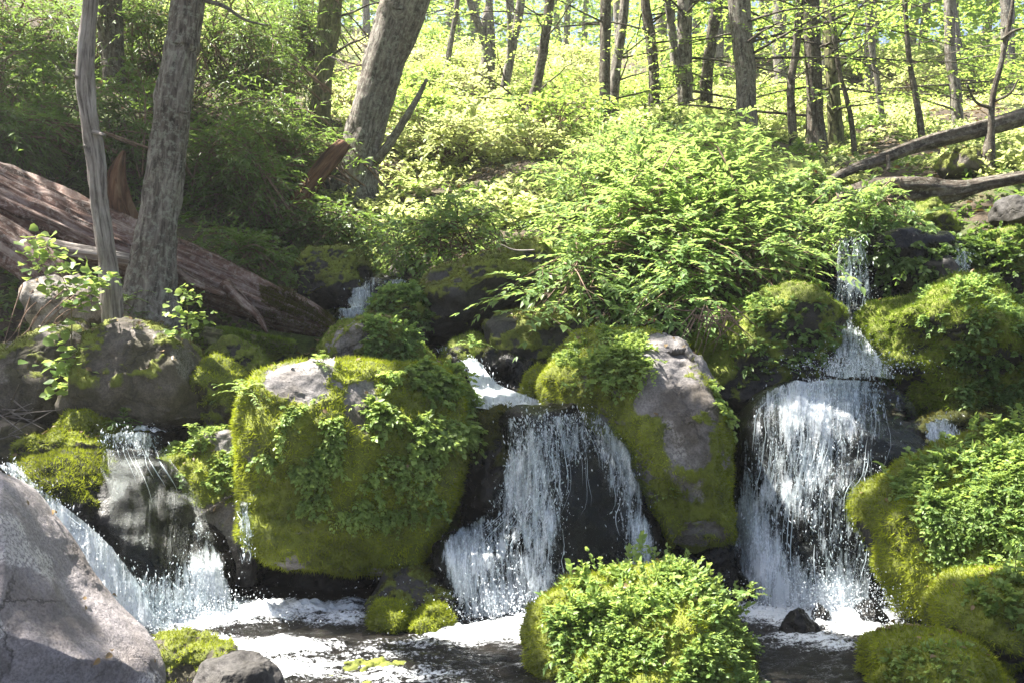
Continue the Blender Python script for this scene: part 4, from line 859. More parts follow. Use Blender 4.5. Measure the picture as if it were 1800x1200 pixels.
# ================================================================== water
def water_mat(name, sharp=0.46, su=34, sv=5, foamcol=(0.80, 0.84, 0.88)):
    m, nd, lk = newmat(name)
    uv = N(nd, 'ShaderNodeAttribute', attribute_name='wuv'); dn = N(nd, 'ShaderNodeAttribute', attribute_name='dens')
    mp = N(nd, 'ShaderNodeMapping'); mp.inputs['Scale'].default_value = (su, sv, 1); lk.new(uv.outputs['Vector'], mp.inputs['Vector'])
    n1 = noise(nd, lk, 1, 5, 0.62, mp.outputs[0], 0.35)
    mp2 = N(nd, 'ShaderNodeMapping'); mp2.inputs['Scale'].default_value = (130, 48, 1); lk.new(uv.outputs['Vector'], mp2.inputs['Vector'])
    n2 = noise(nd, lk, 1, 3, 0.7, mp2.outputs[0])
    mp3 = N(nd, 'ShaderNodeMapping'); mp3.inputs['Scale'].default_value = (7, 3.2, 1); lk.new(uv.outputs['Vector'], mp3.inputs['Vector'])
    n3 = noise(nd, lk, 1, 3, 0.6, mp3.outputs[0])
    h = math_(nd, lk, 'ADD', math_(nd, lk, 'MULTIPLY', n1, .68), math_(nd, lk, 'ADD', math_(nd, lk, 'MULTIPLY', n2, .32), math_(nd, lk, 'MULTIPLY', n3, .4)))
    h = math_(nd, lk, 'ADD', math_(nd, lk, 'MULTIPLY', math_(nd, lk, 'SUBTRACT', h, .70), 2.3), .625)
    f = math_(nd, lk, 'ADD', h, math_(nd, lk, 'SUBTRACT', dn.outputs['Fac'], 1.125))
    r = ramp(nd, [(0.10, (0, 0, 0)), (sharp, (.93, .93, .93))]); lk.new(f, r.inputs[0])
    b = N(nd, 'ShaderNodeBsdfPrincipled', Roughness=0.35); b.inputs['Base Color'].default_value = (*foamcol, 1)
    tr = N(nd, 'ShaderNodeBsdfTranslucent'); tr.inputs['Color'].default_value = (0.8, 0.85, 0.9, 1)
    mf = N(nd, 'ShaderNodeMixShader'); mf.inputs[0].default_value = 0.35; lk.new(b.outputs[0], mf.inputs[1]); lk.new(tr.outputs[0], mf.inputs[2])
    tp_ = N(nd, 'ShaderNodeBsdfTransparent'); tp_.inputs['Color'].default_value = (0.93, 0.95, 0.95, 1)
    gl = N(nd, 'ShaderNodeBsdfGlossy', Roughness=0.35); fr = N(nd, 'ShaderNodeFresnel', IOR=1.33)
    bp = N(nd, 'ShaderNodeBump', Strength=0.7, Distance=0.02); lk.new(h, bp.inputs['Height'])
    for x in (gl, fr, b): lk.new(bp.outputs[0], x.inputs['Normal'])
    mc = N(nd, 'ShaderNodeMixShader'); lk.new(math_(nd, lk, 'MULTIPLY', fr.outputs[0], .03), mc.inputs[0]); lk.new(tp_.outputs[0], mc.inputs[1]); lk.new(gl.outputs[0], mc.inputs[2])
    mx = N(nd, 'ShaderNodeMixShader'); lk.new(r.outputs[0], mx.inputs[0]); lk.new(mc.outputs[0], mx.inputs[1]); lk.new(mf.outputs[0], mx.inputs[2])
    lk.new(mx.outputs[0], N(nd, 'ShaderNodeOutputMaterial').inputs[0]); return m
M['fall'] = water_mat('falling_water')
m, nd, lk = newmat('white_water')
b = N(nd, 'ShaderNodeBsdfPrincipled', Roughness=0.25); b.inputs['Base Color'].default_value = (0.82, 0.86, 0.9, 1)
tr = N(nd, 'ShaderNodeBsdfTranslucent'); tr.inputs['Color'].default_value = (0.8, 0.85, 0.9, 1)
mx = N(nd, 'ShaderNodeMixShader'); mx.inputs[0].default_value = 0.35; lk.new(b.outputs[0], mx.inputs[1]); lk.new(tr.outputs[0], mx.inputs[2])
lk.new(mx.outputs[0], N(nd, 'ShaderNodeOutputMaterial').inputs[0]); M['white'] = m

CAMP = np.array([0, 0, ZC])
def make_bvh(keys):
    V = []; F = []; n = 0
    for k in keys:
        v, f = ROCKS[k][:2]; V.append(v); F.append(f+n); n += len(v)
    return BVHTree.FromPolygons(np.concatenate(V).tolist(), np.concatenate(F).tolist())
def box(a, n, ax):
    for _ in range(n):
        p = np.pad(a, [(1, 1) if i == ax else (0, 0) for i in range(2)], 'edge')
        a = (p[:-2]+p[1:-1]*2+p[2:])/4 if ax == 0 else (p[:, :-2]+p[:, 1:-1]*2+p[:, 2:])/4
    return a
def octa(P0, S, stretch, rng):
    """tiny droplets: stretched octahedra"""
    n = len(P0); d = nrm(rng.normal(size=(n, 3))*.35+np.array([0, 0, 1])); a = nrm(np.cross(d, rng.normal(size=(n, 3)))); b = np.cross(d, a); S = S[:, None]
    V = np.stack([P0+a*S, P0+b*S, P0-a*S, P0-b*S, P0+d*S*stretch[:, None], P0-d*S*stretch[:, None]], 1).reshape(-1, 3)
    k = np.arange(n)[:, None]*6
    F = np.concatenate([k+[i, (i+1) % 4, 4] for i in range(4)]+[k+[(i+1) % 4, i, 5] for i in range(4)])
    return V, F
def waterfall(name, label, keys, left, right, dens, seed, rows=90, cols=60, off=0.03, Ys=None, spray=1500, strands=60, layers=3, base=0.45, foot=None, free=True, scatter=.07, sp_size=.0023, drop=.0, cat='waterfall', group=None):
    rng = np.random.default_rng(seed); left = np.array(left, float); right = np.array(right, float)
    t = np.linspace(0, 1, rows); kk = np.linspace(0, 1, len(left))
    L = curve(left, rows); R = curve(right, rows)
    u = np.linspace(0, 1, cols)
    wob = np.cumsum(rng.normal(size=rows))*0.6
    px = L[:, :1]*(1-u)+R[:, :1]*u; py = L[:, 1:]*(1-u)+R[:, 1:]*u
    ed = np.minimum(u, 1-u)[None]
    nz = vnoise(np.stack([u[None]*7+0*t[:, None], t[:, None]*9+0*u[None], np.full((rows, cols), seed*1.7)], -1).reshape(-1, 3), seed).reshape(rows, cols)
    px = px+nz*8; py = py+nz*5
    if Ys is not None: D = np.interp(t, np.linspace(0, 1, len(Ys)), Ys)[:, None]*np.ones((1, cols))
    else:
        D = np.full((rows, cols), np.nan); tree_ = make_bvh(keys)
        for i in range(rows):
            for j in range(cols):
                d = Vector((P(px[i, j], py[i, j], 1)-CAMP)); h = tree_.ray_cast(Vector(CAMP), d.normalized(), 30)
                if h[0] is not None: D[i, j] = h[0][1]
        for i in range(rows):
            ok = ~np.isnan(D[i])
            if ok.sum() > 1: D[i] = np.interp(np.arange(cols), np.where(ok)[0], D[i][ok])
        ok = ~np.isnan(D[:, 0])
        for j in range(cols): D[:, j] = np.interp(np.arange(rows), np.where(ok)[0], D[ok, j])
        if free: D = np.minimum.accumulate(D, 0)
        D0 = D; D = np.minimum(box(box(D, 4, 0), 3, 1), D0+0.01)
    def surf(o2, sd, amp):
        uu = (px-px.mean())/FPX*D.mean(); vv = -(py-py.min())/FPX*D.mean()
        q = np.stack([uu*14, vv*2.2, np.full_like(uu, sd)], -1).reshape(-1, 3)
        n1 = fbm(q, 3, sd).reshape(rows, cols)
        Dd = D-off-o2-amp*np.clip(n1+.3, -.3, 2)
        V = np.stack([(px-900)/FPX*Dd, Dd, ZC+(600-py)/FPX*Dd], -1)
        return V, uu, vv
    def dfun(x, y):
        d = np.full(x.shape, base)
        for bx, by, br, val in dens: d = d+val*np.exp(-((x-bx)**2+(y-by)**2)/(br*br))
        return d
    dn = dfun(px, py)-0.5*sst(.05, 0, ed)*np.ones((rows, 1))
    VV = []; FF = []; UV = []; DN = []; n = 0
    i = np.arange(rows-1)[:, None]*cols; j = np.arange(cols-1)[None]; F = np.stack([i+j, i+j+1, i+cols+j+1, i+cols+j], -1).reshape(-1, 4)
    for l in range(layers):
        V, uu, vv = surf(l*.028, seed+l*7, .014+.01*l); VV.append(V.reshape(-1, 3)); FF.append(F+n); n += rows*cols
        UV.append(np.stack([uu+l*3.3, vv+l*1.7+seed, 0*uu], -1).reshape(-1, 3)); DN.append((dn-.05*l).ravel())
    V0 = VV[0].reshape(rows, cols, 3); loc = V0[-1].mean(0)
    o = mk(name, np.concatenate(VV), [np.concatenate(FF)], M['fall'], None, True, {'wuv': np.concatenate(UV), 'dens': np.concatenate(DN)}, loc)
    o['_o'] = [float(x) for x in loc]; tag(o, label, cat, group)
    w8 = np.clip(dn-.40, .0004, 1)*sst(.03, .14, ed); w8 /= w8.sum()
    def at(fi, fj):
        i0 = np.clip(fi.astype(int), 0, rows-2); j0 = np.clip(fj.astype(int), 0, cols-2); a = (fi-i0)[:, None]; b_ = (fj-j0)[:, None]
        return V0[i0, j0]*(1-a)*(1-b_)+V0[i0+1, j0]*a*(1-b_)+V0[i0, j0+1]*(1-a)*b_+V0[i0+1, j0+1]*a*b_
    spray = int(spray*1.5); strands = strands//2
    if strands:
        g = Geo(); ix = rng.choice(rows*cols, strands, p=w8.ravel())
        for q in ix:
            i0, j0 = divmod(q, cols); ln = rows*(.08+.3*rng.random()); s = np.linspace(0, 1, 8)
            fi = np.clip(i0+s*ln, 0, rows-1.01); fj = np.clip(j0+np.cumsum(rng.normal(size=8)*.09), 0, cols-1.01)
            c = at(fi, fj); c[:, 1] -= .01+.03*rng.random(); r = (.0008+.0022*rng.random()**2)*np.sin(np.pi*(s*.92+.06))
            v, f, _ = tube(c, r, 4, .3, int(q), cap=False, freq=(4, 30)); g.add(v, f, .5)
        g.make('strand', M['white'], o, True)
    if spray:
        ix = rng.choice(rows*cols, spray, p=w8.ravel()); i0, j0 = np.divmod(ix, cols)
        p = at(np.clip(i0+rng.normal(size=spray)*2, 0, rows-1.01), np.clip(j0+rng.normal(size=spray)*3, 0, cols-1.01))
        p = p+rng.normal(size=(spray, 3))*np.array([.035, .02, .03])-np.array([0, 1, 0])*rng.exponential(scatter*.4, (spray, 1))
        S = sp_size*(.35+rng.exponential(.6, spray)).clip(.3, 2.4); st = 1.2+3.2*rng.random(spray)
        if foot:
            nf = spray; fx, fy, fY, fw, fh = foot
            c = P(fx, fy, fY); pf = c+np.c_[rng.normal(size=nf)*fw, rng.normal(size=nf)*.12, abs(rng.normal(size=nf))*fh]
            p = np.concatenate([p, pf]); S = np.concatenate([S, sp_size*(.35+rng.exponential(.6, nf)).clip(.3, 2.4)]); st = np.concatenate([st, 1+.6*rng.random(nf)])
        v, f = octa(p, S, st, rng); mk('spray', v, [f], M['white'], o, True)
    return o
waterfall('waterfall', 'leftmost waterfall sliding in a thin sheet over the dark domed boulder', ['fall_l', 'flatm', 'chute_l'],
    [(165,762),(178,810),(186,860),(196,920),(203,980),(205,1040),(200,1085)], [(285,762),(305,812),(340,858),(362,915),(388,975),(408,1040),(425,1088)],
    [(230,770,50,.4),(270,808,30,.2),(320,860,24,.25),(362,925,22,.36),(365,1000,36,.34),(395,1030,40,.4),(310,1060,70,.32),(230,1030,50,.3),(230,882,72,-1.7),(262,945,55,-.9),(185,930,50,-.9)], 401, foot=(330,1085,5.62,.28,.06), base=.46)
waterfall('waterfall', 'blinding white chute racing down between the big grey boulder and the moss-capped one', ['chute_l', 'fall_l'],
    [(-5,818),(40,860),(75,905),(110,955),(155,1010),(200,1060),(235,1100)], [(25,812),(62,850),(135,905),(195,955),(235,1010),(262,1060),(290,1098)],
    [(100,930,70,.35),(180,1020,70,.42),(240,1080,60,.4),(225,1010,25,-.25),(245,1050,22,-.25),(15,815,30,.3)], 402, cols=40, base=.58, spray=1100, strands=50, foot=(260,1098,5.6,.2,.05))
waterfall('waterfall', 'middle waterfall fanning over the broad black boulder and splitting at its foot', ['fall_m', 'lobe_m', 'foot_m', 'm19', 'peakbase', 'peak'],
    [(880,735),(888,760),(880,810),(868,860),(845,905),(790,935),(772,965),(775,1010),(795,1060),(810,1100)], [(1050,722),(1080,750),(1108,790),(1125,830),(1138,870),(1145,910),(1155,950),(1162,990),(1165,1040),(1165,1100)],
    [(960,735,80,.10),(920,800,35,.22),(990,780,40,.15),(1085,790,40,.38),(1100,850,35,.33),(1125,930,38,.33),(1130,1000,50,.3),(900,860,45,.3),(960,890,38,.32),(945,960,40,.32),(930,1030,60,.3),(815,955,60,.30),(800,1020,50,.22),(785,985,30,.2),(1150,960,30,.2),(860,1070,50,.3),(1030,840,38,-.3),(1040,900,45,-.4),(1050,970,55,-.3),(915,965,22,-.25),(985,980,28,-.1)], 403,
    rows=130, cols=100, spray=3200, strands=190, foot=(900,1095,5.75,.35,.10), base=.47)
waterfall('waterfall', 'right waterfall spreading over the great black dome into hanging curtains', ['fall_r', 'peakbase'],
    [(1395,668),(1345,690),(1310,725),(1300,770),(1290,820),(1282,870),(1280,930),(1290,990),(1320,1040),(1335,1095)], [(1555,668),(1590,695),(1612,735),(1618,780),(1605,830),(1590,870),(1572,920),(1555,970),(1540,1030),(1535,1095)],
    [(1470,668,90,.3),(1400,695,60,.24),(1440,730,70,.12),(1350,760,40,.02),(1420,790,60,.08),(1330,830,50,.05),(1400,850,60,.14),(1320,900,36,.32),(1335,960,45,.36),(1350,1020,50,.36),(1380,1075,60,.32),(1450,900,80,.08),(1500,1060,60,.36),(1440,1080,60,.3),(1575,720,50,-.14),(1590,800,50,-.08),(1520,860,50,.05),(1330,730,30,-.05),(1470,980,70,.02),(1400,960,30,-.15)], 404,
    rows=130, cols=100, spray=3600, strands=240, foot=(1470,1085,5.75,.28,.11), base=.47)
waterfall('waterfall', 'upper right fall dropping in a narrow lacy ribbon under the bush', ['cliff'],
    [(1476,420),(1470,460),(1468,500),(1466,540),(1480,570),(1465,610),(1440,662)], [(1522,420),(1526,460),(1530,500),(1528,540),(1512,575),(1535,610),(1578,664)],
    [(1500,440,40,.1),(1482,500,20,.2),(1516,500,20,.2),(1500,600,30,.1),(1500,650,60,.22),(1498,545,14,-.3),(1500,480,10,-.15)], 405, rows=90, cols=40, Ys=[8.4,8.38,8.35,8.3,8.1,7.5,6.7], base=.52, spray=900, strands=70, foot=(1500,655,6.75,.22,.08))
waterfall('waterfall', 'thin trickle falling in shade near the top of the moss mound at the right', ['ur4'], [(1682,440),(1684,465),(1688,492)], [(1698,440),(1702,465),(1708,492)], [(1694,465,20,.15)], 406, rows=30, cols=12, Ys=[8.1,8.08,8.05], spray=80, strands=10, base=.55)
waterfall('waterfall', 'small upstream cascade parting around an arched dark rock', ['casc1', 'casc2'], [(640,487),(622,515),(612,535),(596,545),(594,562)], [(716,492),(712,512),(690,530),(672,548),(655,565)],
    [(640,515,20,.2),(700,505,20,.2),(620,550,40,.22),(672,515,18,-.3)], 407, rows=50, cols=36, spray=350, strands=30, base=.55)
waterfall('rapid', 'white rapid chute rushing between the herb-covered boulder and the black wet face', ['wetface'], [(765,612),(818,640),(824,670),(828,700),(832,716)], [(806,612),(848,640),(872,672),(925,695),(1010,722)],
    [(830,650,40,.35),(850,690,50,.4),(900,705,40,.35),(960,715,50,.3)], 408, rows=50, cols=36, Ys=[7.9,7.5,7.2,6.9,6.6], spray=700, strands=50, base=.6, cat='rapid')
waterfall('rapid', 'small white spill between the dark ledge and the big herb-covered boulder at the right', ['darkr'], [(1622,742),(1630,765),(1628,790)], [(1668,735),(1700,765),(1735,775)], [(1660,770,40,.3),(1640,745,25,.2)], 409, rows=30, cols=30, Ys=[7.0,6.7,6.5], spray=200, strands=16, base=.52, cat='rapid')
waterfall('rapid', 'hidden side trickle dripping down the dark seam beside the flat mossy boulder', ['under', 'flatm', 'big'], [(418,880),(422,930),(420,985)], [(436,880),(440,930),(444,985)], [(430,930,30,.1)], 410, rows=30, cols=10, spray=60, strands=12, base=.5, cat='trickle')

# pool
def sheet(name, xs, ys, zf, blobs, seed, label=None, amp=.012):
    X, Y = np.meshgrid(xs, ys); q = np.stack([X, Y, 0*X], -1).reshape(-1, 3)
    foam = np.zeros(len(q))
    for bx, by, rx, ry, v in blobs: foam = np.maximum(foam, v*np.exp(-((q[:, 0]-bx)/rx)**2-((q[:, 1]-by)/ry)**2))
    st = q*np.array([5, 9, 1]); wv = fbm(st, 4, seed); fb = fbm(q*26, 3, seed+4)
    z = zf+amp*wv+amp*.5*fbm(q*np.array([22, 34, 1]), 2, seed+2)+foam*(.02+.028*np.maximum(0, fb+.2)+.03*np.maximum(0, fbm(q*9, 2, seed+8)))
    nx = len(xs); i = np.arange(len(ys)-1)[:, None]*nx+np.arange(nx-1)[None]; F = np.stack([i, i+1, i+nx+1, i+nx], -1).reshape(-1, 4)
    o = mk(name, np.c_[q[:, :2], z], [F], M['pool'], None, True, {'foam': foam})
    return tag(o, label, None, kind='structure')
m, nd, lk = newmat('pool_water')
tc = N(nd, 'ShaderNodeTexCoord'); at = N(nd, 'ShaderNodeAttribute', attribute_name='foam')
mp = N(nd, 'ShaderNodeMapping'); mp.inputs['Scale'].default_value = (7, 22, 1); lk.new(tc.outputs['Object'], mp.inputs['Vector'])
n1 = noise(nd, lk, 1, 6, .68, mp.outputs[0], .5); n2 = noise(nd, lk, 55, 4, .7, tc.outputs['Object'])
h = math_(nd, lk, 'ADD', math_(nd, lk, 'MULTIPLY', n1, .5), math_(nd, lk, 'MULTIPLY', n2, .5))
f = math_(nd, lk, 'ADD', h, math_(nd, lk, 'SUBTRACT', at.outputs['Fac'], .82))
f = math_(nd, lk, 'ADD', f, math_(nd, lk, 'MULTIPLY', math_(nd, lk, 'SUBTRACT', h, .5), 1.3))
r = ramp(nd, [(0, (0, 0, 0)), (.3, (1, 1, 1))]); lk.new(f, r.inputs[0])
bc = ramp(nd, [(.35, (.006, .006, .0055)), (.65, (.018, .0155, .013))]); lk.new(noise(nd, lk, 6, 5, .7, tc.outputs['Object']), bc.inputs[0])
col = mixc(nd, lk, r.outputs[0], bc.outputs[0], (.84, .87, .9))
b = N(nd, 'ShaderNodeBsdfPrincipled', IOR=1.33); lk.new(col, b.inputs['Base Color'])
rr = math_(nd, lk, 'ADD', .06, math_(nd, lk, 'MULTIPLY', r.outputs[0], .4)); lk.new(rr, b.inputs['Roughness'])
b.inputs['Specular IOR Level'].default_value = 0.6
bp = N(nd, 'ShaderNodeBump', Strength=.9, Distance=.04); lk.new(h, bp.inputs['Height']); lk.new(bp.outputs[0], b.inputs['Normal'])
lk.new(b.outputs[0], N(nd, 'ShaderNodeOutputMaterial').inputs[0]); M['pool'] = m
def G(px, py): Yd = 1.6*FPX/(py-600); return ((px-900)/FPX*Yd, Yd)
BL = []
for px, py, rx, ry, v in [(300,1090,.45,.25,1),(430,1075,.5,.25,1),(540,1070,.35,.18,.9),(330,1140,.35,.22,.95),(450,1140,.45,.2,.9),(520,1175,.35,.2,.55),(600,1090,.3,.15,.6),(620,1060,.2,.1,.5),
    (700,1190,.5,.25,.45),(880,1110,.35,.18,1),(820,1120,.3,.1,.75),(960,1100,.3,.2,.9),(1100,1080,.3,.2,.8),(1400,1090,.3,.2,.8),(1500,1085,.3,.25,.9),(1520,1110,.25,.12,.85),(1420,1125,.3,.16,.62),(1360,1080,.3,.25,.8),(1480,1140,.25,.1,.55),(750,1130,.5,.1,.42),(650,1150,.5,.2,.36)]:
    x, y = G(px, py); BL.append((x, y, rx, ry, v))
sheet('pool_water', np.linspace(-4.2, 4.2, 560), np.concatenate([np.linspace(2.0, 4.2, 40, endpoint=False), np.linspace(4.2, 7.4, 300)]), 0.0, BL, 420, 'rushing pool with white foam at the foot of the falls')
sheet('stream_water', np.linspace(-2.78, -2.3, 80), np.linspace(6.62, 7.3, 80), 0.985, [(-2.65, 6.6, .3, .35, 1), (-2.4, 6.5, .2, .2, .7)], 421, 'stream slipping over the lip of the leftmost fall', .008)
sheet('stream_water', np.linspace(-.2, .4, 80), np.linspace(6.62, 7.2, 60), 1.145, [(0.0, 6.8, .4, .3, .95), (.3, 6.6, .3, .2, .6)], 423, 'ledge pool above the middle fall', .008)
# ================================================================== plants on the rocks
def on_rock(key, poly, n, rng, back=False):
    V, F, nn = ROCKS[key][:3]; c = V[F].mean(1); pp = proj(c); fn = nn[F[:, 0]]; view = nrm(CAMP-c)
    w = inpoly(pp, poly)*((fn*view).sum(1) > -.15)*1.0
    return (*sample_tri(V, F, w, n, rng), fn)
def mat_of_herbs(name, label, key, poly, n, seed, leaf=.026, L=.06, mat='herb', m=5, hang=0.0, shape='ovate', pair=2, w=.36, up=.5, cat=None, kind='stuff', fall=.25):
    rng = np.random.default_rng(seed); k, p, fn = on_rock(key, poly, n, rng)
    if len(p) == 0: print('EMPTY', label); return
    cl = fbm(p*6, 3, seed); keep = cl > -.12; p = p[keep]; nv = fn[k[keep]]
    D = nrm(nv*.7+UP*(up-hang)+rng.normal(size=p.shape)*.45)
    g = Geo(); tw = Geo()
    sprays(p-nv*.01, D, L*(.4+1.1*rng.random(len(p))), m, leaf*1.05, rng, fall+hang, .9, shape, w, np.clip(.5+.5*fbm(p*4, 3, seed+2)+.1*rng.normal(size=len(p)), 0, 1), .25, .8, .45, pair, g, tw, .0012)
    g.merge(tw) if False else None
    root = thing(name, label, cat, p.mean(0)); 
    if kind: root['kind'] = kind
    g.make('foliage', M[mat], root); tw.make('stem', M['stem'], root, True); return root
mat_of_herbs('herb_mat', 'bright green small-leaved herbs covering the rounded boulder in the near pool', 'plantrock', [(960,1060),(1000,1025),(1100,1000),(1210,990),(1300,1010),(1360,1080),(1370,1260),(1020,1260),(980,1160)], 7500, 501, .017, .06)
mat_of_herbs('herb_mat', 'dense bright herbs over the crown of the big rounded boulder by the right fall', 'rightbig', [(1560,850),(1640,800),(1720,765),(1860,750),(1900,860),(1640,890),(1600,880)], 3600, 502, .02, .07)
mat_of_herbs('herb_mat', 'curtain of mid green herbs hanging down the side of the big rounded boulder by the right fall', 'rightbig', [(1620,880),(1700,850),(1860,840),(1880,1020),(1740,1020),(1650,990)], 3600, 503, .02, .07, hang=.2)
mat_of_herbs('herb_mat', 'hanging herbs on the middle of the front face of the big square boulder', 'big', [(500,720),(560,700),(600,740),(590,830),(520,840),(490,780)], 900, 504, .022, .06, hang=.3)
mat_of_herbs('herb_mat', 'scattered herbs low on the front of the big square boulder', 'big', [(440,780),(520,830),(640,800),(760,800),(780,900),(700,930),(560,910),(460,880)], 850, 505, .022, .06, hang=.3)
mat_of_herbs('herb_mat', 'lush pale herbs spilling over the corner of the big square boulder beside the rapid', 'big', [(640,720),(680,665),(740,645),(822,650),(830,770),(770,800),(690,795),(655,770)], 1900, 506, .03, .10, hang=.2, m=7)
mat_of_herbs('herb_mat', 'sunlit herbs on the top of the flat-topped mossy boulder', 'flatm', [(280,790),(330,750),(440,745),(450,850),(380,860),(300,850)], 900, 507, .021, .05, hang=.2)
mat_of_herbs('herb_mat', 'green herbs over the shoulder of the tall peaked boulder', 'peak', [(985,620),(1060,585),(1130,600),(1150,660),(1060,690),(1000,680)], 1100, 508, .024, .09, hang=.1, m=6)
mat_of_herbs('herb_mat', 'herbs trailing down the edge of the tall peaked boulder', 'peak', [(1240,650),(1290,700),(1300,780),(1265,740)], 90, 509, .03, .05, hang=.3)
mat_of_herbs('herb_mat', 'soft green herbs over the big moss mound', 'mound', [(1620,520),(1720,490),(1850,520),(1850,740),(1700,740),(1640,640)], 2400, 510, .026, .07, mat='bush')
mat_of_herbs('herb_mat', 'shaded herbs on the dark mossy bank at the right edge', 'bankr', [(1700,420),(1850,400),(1850,560),(1710,560)], 700, 511, .04, .1, mat='shade')
mat_of_herbs('herb_mat', 'small herbs on the knobbly mossy boulder upstream', 'm14', [(640,560),(740,580),(750,650),(640,650)], 420, 512, .03, .06, mat='bush')
mat_of_herbs('herb_mat', 'small herbs on the green boulder beside the upper right fall', 'm23', [(1250,560),(1340,520),(1480,540),(1450,640),(1300,690)], 420, 513, .03, .06, mat='bush')
mat_of_herbs('herb_mat', 'tiny herbs on the olive hummock at the bottom edge', 'rightbot', [(1560,1140),(1700,1130),(1720,1200),(1540,1200)], 120, 514, .018, .03)
mat_of_herbs('herb_mat', 'small herbs where the right mossy boulders meet', 'rightlow', [(1680,1030),(1840,1010),(1850,1090),(1760,1090)], 160, 515, .028, .06)
mat_of_herbs('herb_mat', 'herbs on the green moss knob by the upstream cascade', 'm15', [(650,510),(750,505),(755,570),(650,570)], 300, 516, .035, .06, mat='bush')

mat_of_herbs('herb_mat', 'shaded leafy plants hanging over the dark ledge of the upper right fall', 'cliff', [(1530,425),(1720,425),(1720,520),(1540,500)], 380, 523, .045, .14, mat='shade', hang=.3, m=7)
mat_of_herbs('herb_mat', 'darker narrow-leaved plants among the herbs of the boulder in the near pool', 'plantrock', [(960,1060),(1000,1025),(1210,1010),(1300,1030),(1360,1100),(1370,1260),(1020,1260),(960,1160)], 380, 524, .03, .08, mat='bush', shape='lance', w=.2, m=6)
mat_of_herbs('herb_mat', 'darker narrow-leaved plants among the herbs of the big boulder by the right fall', 'rightbig', [(1560,860),(1640,800),(1860,750),(1900,1020),(1700,1020),(1640,940)], 420, 525, .036, .1, mat='bush', shape='lance', w=.2, m=6)
lv = Geo(); rg = np.random.default_rng(530)
for kk_ in ('big', 'peak', 'flatm', 'plantrock', 'rightbig', 'rightlow', 'rightbot', 'mound', 'm23', 'bould1', 'bould2', 'm14', 'slab', 'm17', 'grey', 'palelit', 'low_l'):
    V_, F_, n_ = ROCKS[kk_][:3]; t_, p_ = sample_tri(V_, F_, np.clip(n_[F_[:, 0], 2]-.35, 0, 1), 34 if kk_ != 'grey' else 12, rg); nn_ = n_[F_[t_, 0]]
    v_, f_, tt_ = leafgeo(p_+nn_*.016, tangents(nn_, rg)+rg.normal(size=p_.shape)*.2, nn_+rg.normal(size=p_.shape)*.3, .018+.03*rg.random(len(p_)), rg.random(len(p_))); lv.add(v_, f_, tt_)
tag(lv.make('fallen_leaves', M['dry']), 'small dry fallen leaves and bits caught in the moss of the boulders', None, kind='stuff')
mat_of_herbs('herb_mat', 'taller sprigs standing out of the herbs on the boulder in the near pool', 'plantrock', [(960,1060),(1000,1020),(1100,1000),(1210,990),(1300,1010),(1360,1080),(1340,1120),(1000,1100)], 150, 521, .028, .15, up=1.2, m=8, fall=.2)
mat_of_herbs('herb_mat', 'taller sprigs along the crown of the big rounded boulder by the right fall', 'rightbig', [(1550,850),(1640,795),(1720,760),(1860,750),(1880,820),(1640,860)], 110, 522, .032, .16, up=1.1, m=8, fall=.3)
def fern(label, base, seed, n=10, L=.22, m=12, leaf=.04, mat='herb', up=.6, name='fern', front=.2, shape='lance', w=.22):
    rng = np.random.default_rng(seed); root = thing(name, label, 'fern' if name == 'fern' else 'plant', base)
    D = nrm(rng.normal(size=(n, 3))*np.array([1, .8, .3])+UP*up+np.array([0, -front, 0])); g = Geo(); tw = Geo()
    sprays(np.repeat(np.array(base)[None], n, 0)+rng.normal(size=(n, 3))*.012, D, L*(.6+.6*rng.random(n)), m, leaf, rng, .45, 1.0, shape, w, rng.random(n), .12, .9, .15, 2, g, tw, .0025, .55)
    g.make('foliage', M[mat], root); tw.make('stem', M['stem'], root, True); return root
def surf_at(keys, px, py, Yd=None):
    h = make_bvh(keys).ray_cast(Vector(CAMP), Vector(P(px, py, 1)-CAMP).normalized(), 40)
    return np.array(h[0]) if h[0] is not None else P(px, py, Yd or 7)
fern('bright fern at the near corner of the big square boulder beside the flat-topped one', surf_at(['big', 'flatm'], 432, 690, 6.2), 601, 12, .24)
fern('sunlit sprig on top of the flat-topped mossy boulder', surf_at(['flatm'], 335, 755, 6.4), 602, 7, .14, 7, .035, name='leafy_plant', shape='ovate', w=.36)
fern('small plant alone on the dark flank of the tall peaked boulder', surf_at(['peak', 'peakbase'], 1188, 870, 6.1), 603, 6, .13, 6, .035, name='leafy_plant', shape='ovate', w=.36)
fern('fern on the rocky ledge below the great arching bush', surf_at(['peak'], 1090, 605, 6.6), 604, 12, .26, mat='bush')
fern('shaded fern at the mossy foot of the grey leaning trunk', P(240, 560, 7.5), 605, 14, .24, mat='shade')
fern('low green fern between the bleached snag and the grey leaning trunk', P(222, 525, 7.4), 606, 10, .2, mat='bush')
fern('small fern on the rocks just above the rapid', P(830, 605, 7.5), 607, 10, .16, mat='bush')
fern('leafy clump on the flat top of the big square boulder, at its rear edge', surf_at(['big'], 560, 640, 6.5), 608, 8, .14, mat='herb')
fern('upright herb growing from the top of the boulder in the near pool', surf_at(['plantrock'], 1180, 1012, 4.9), 609, 6, .13, 6, .035, up=1.4, name='leafy_plant', shape='ovate', w=.36)
fern('leaning herb at the far shoulder of the boulder in the near pool', surf_at(['plantrock'], 1320, 1050, 4.8), 610, 7, .17, 7, .035, up=1.0, name='leafy_plant', shape='ovate', w=.36)
fern('small herb at the near shoulder of the boulder in the near pool', surf_at(['plantrock'], 1015, 1030, 4.9), 611, 6, .12, 6, .03, up=1.2, name='leafy_plant', shape='ovate', w=.36)
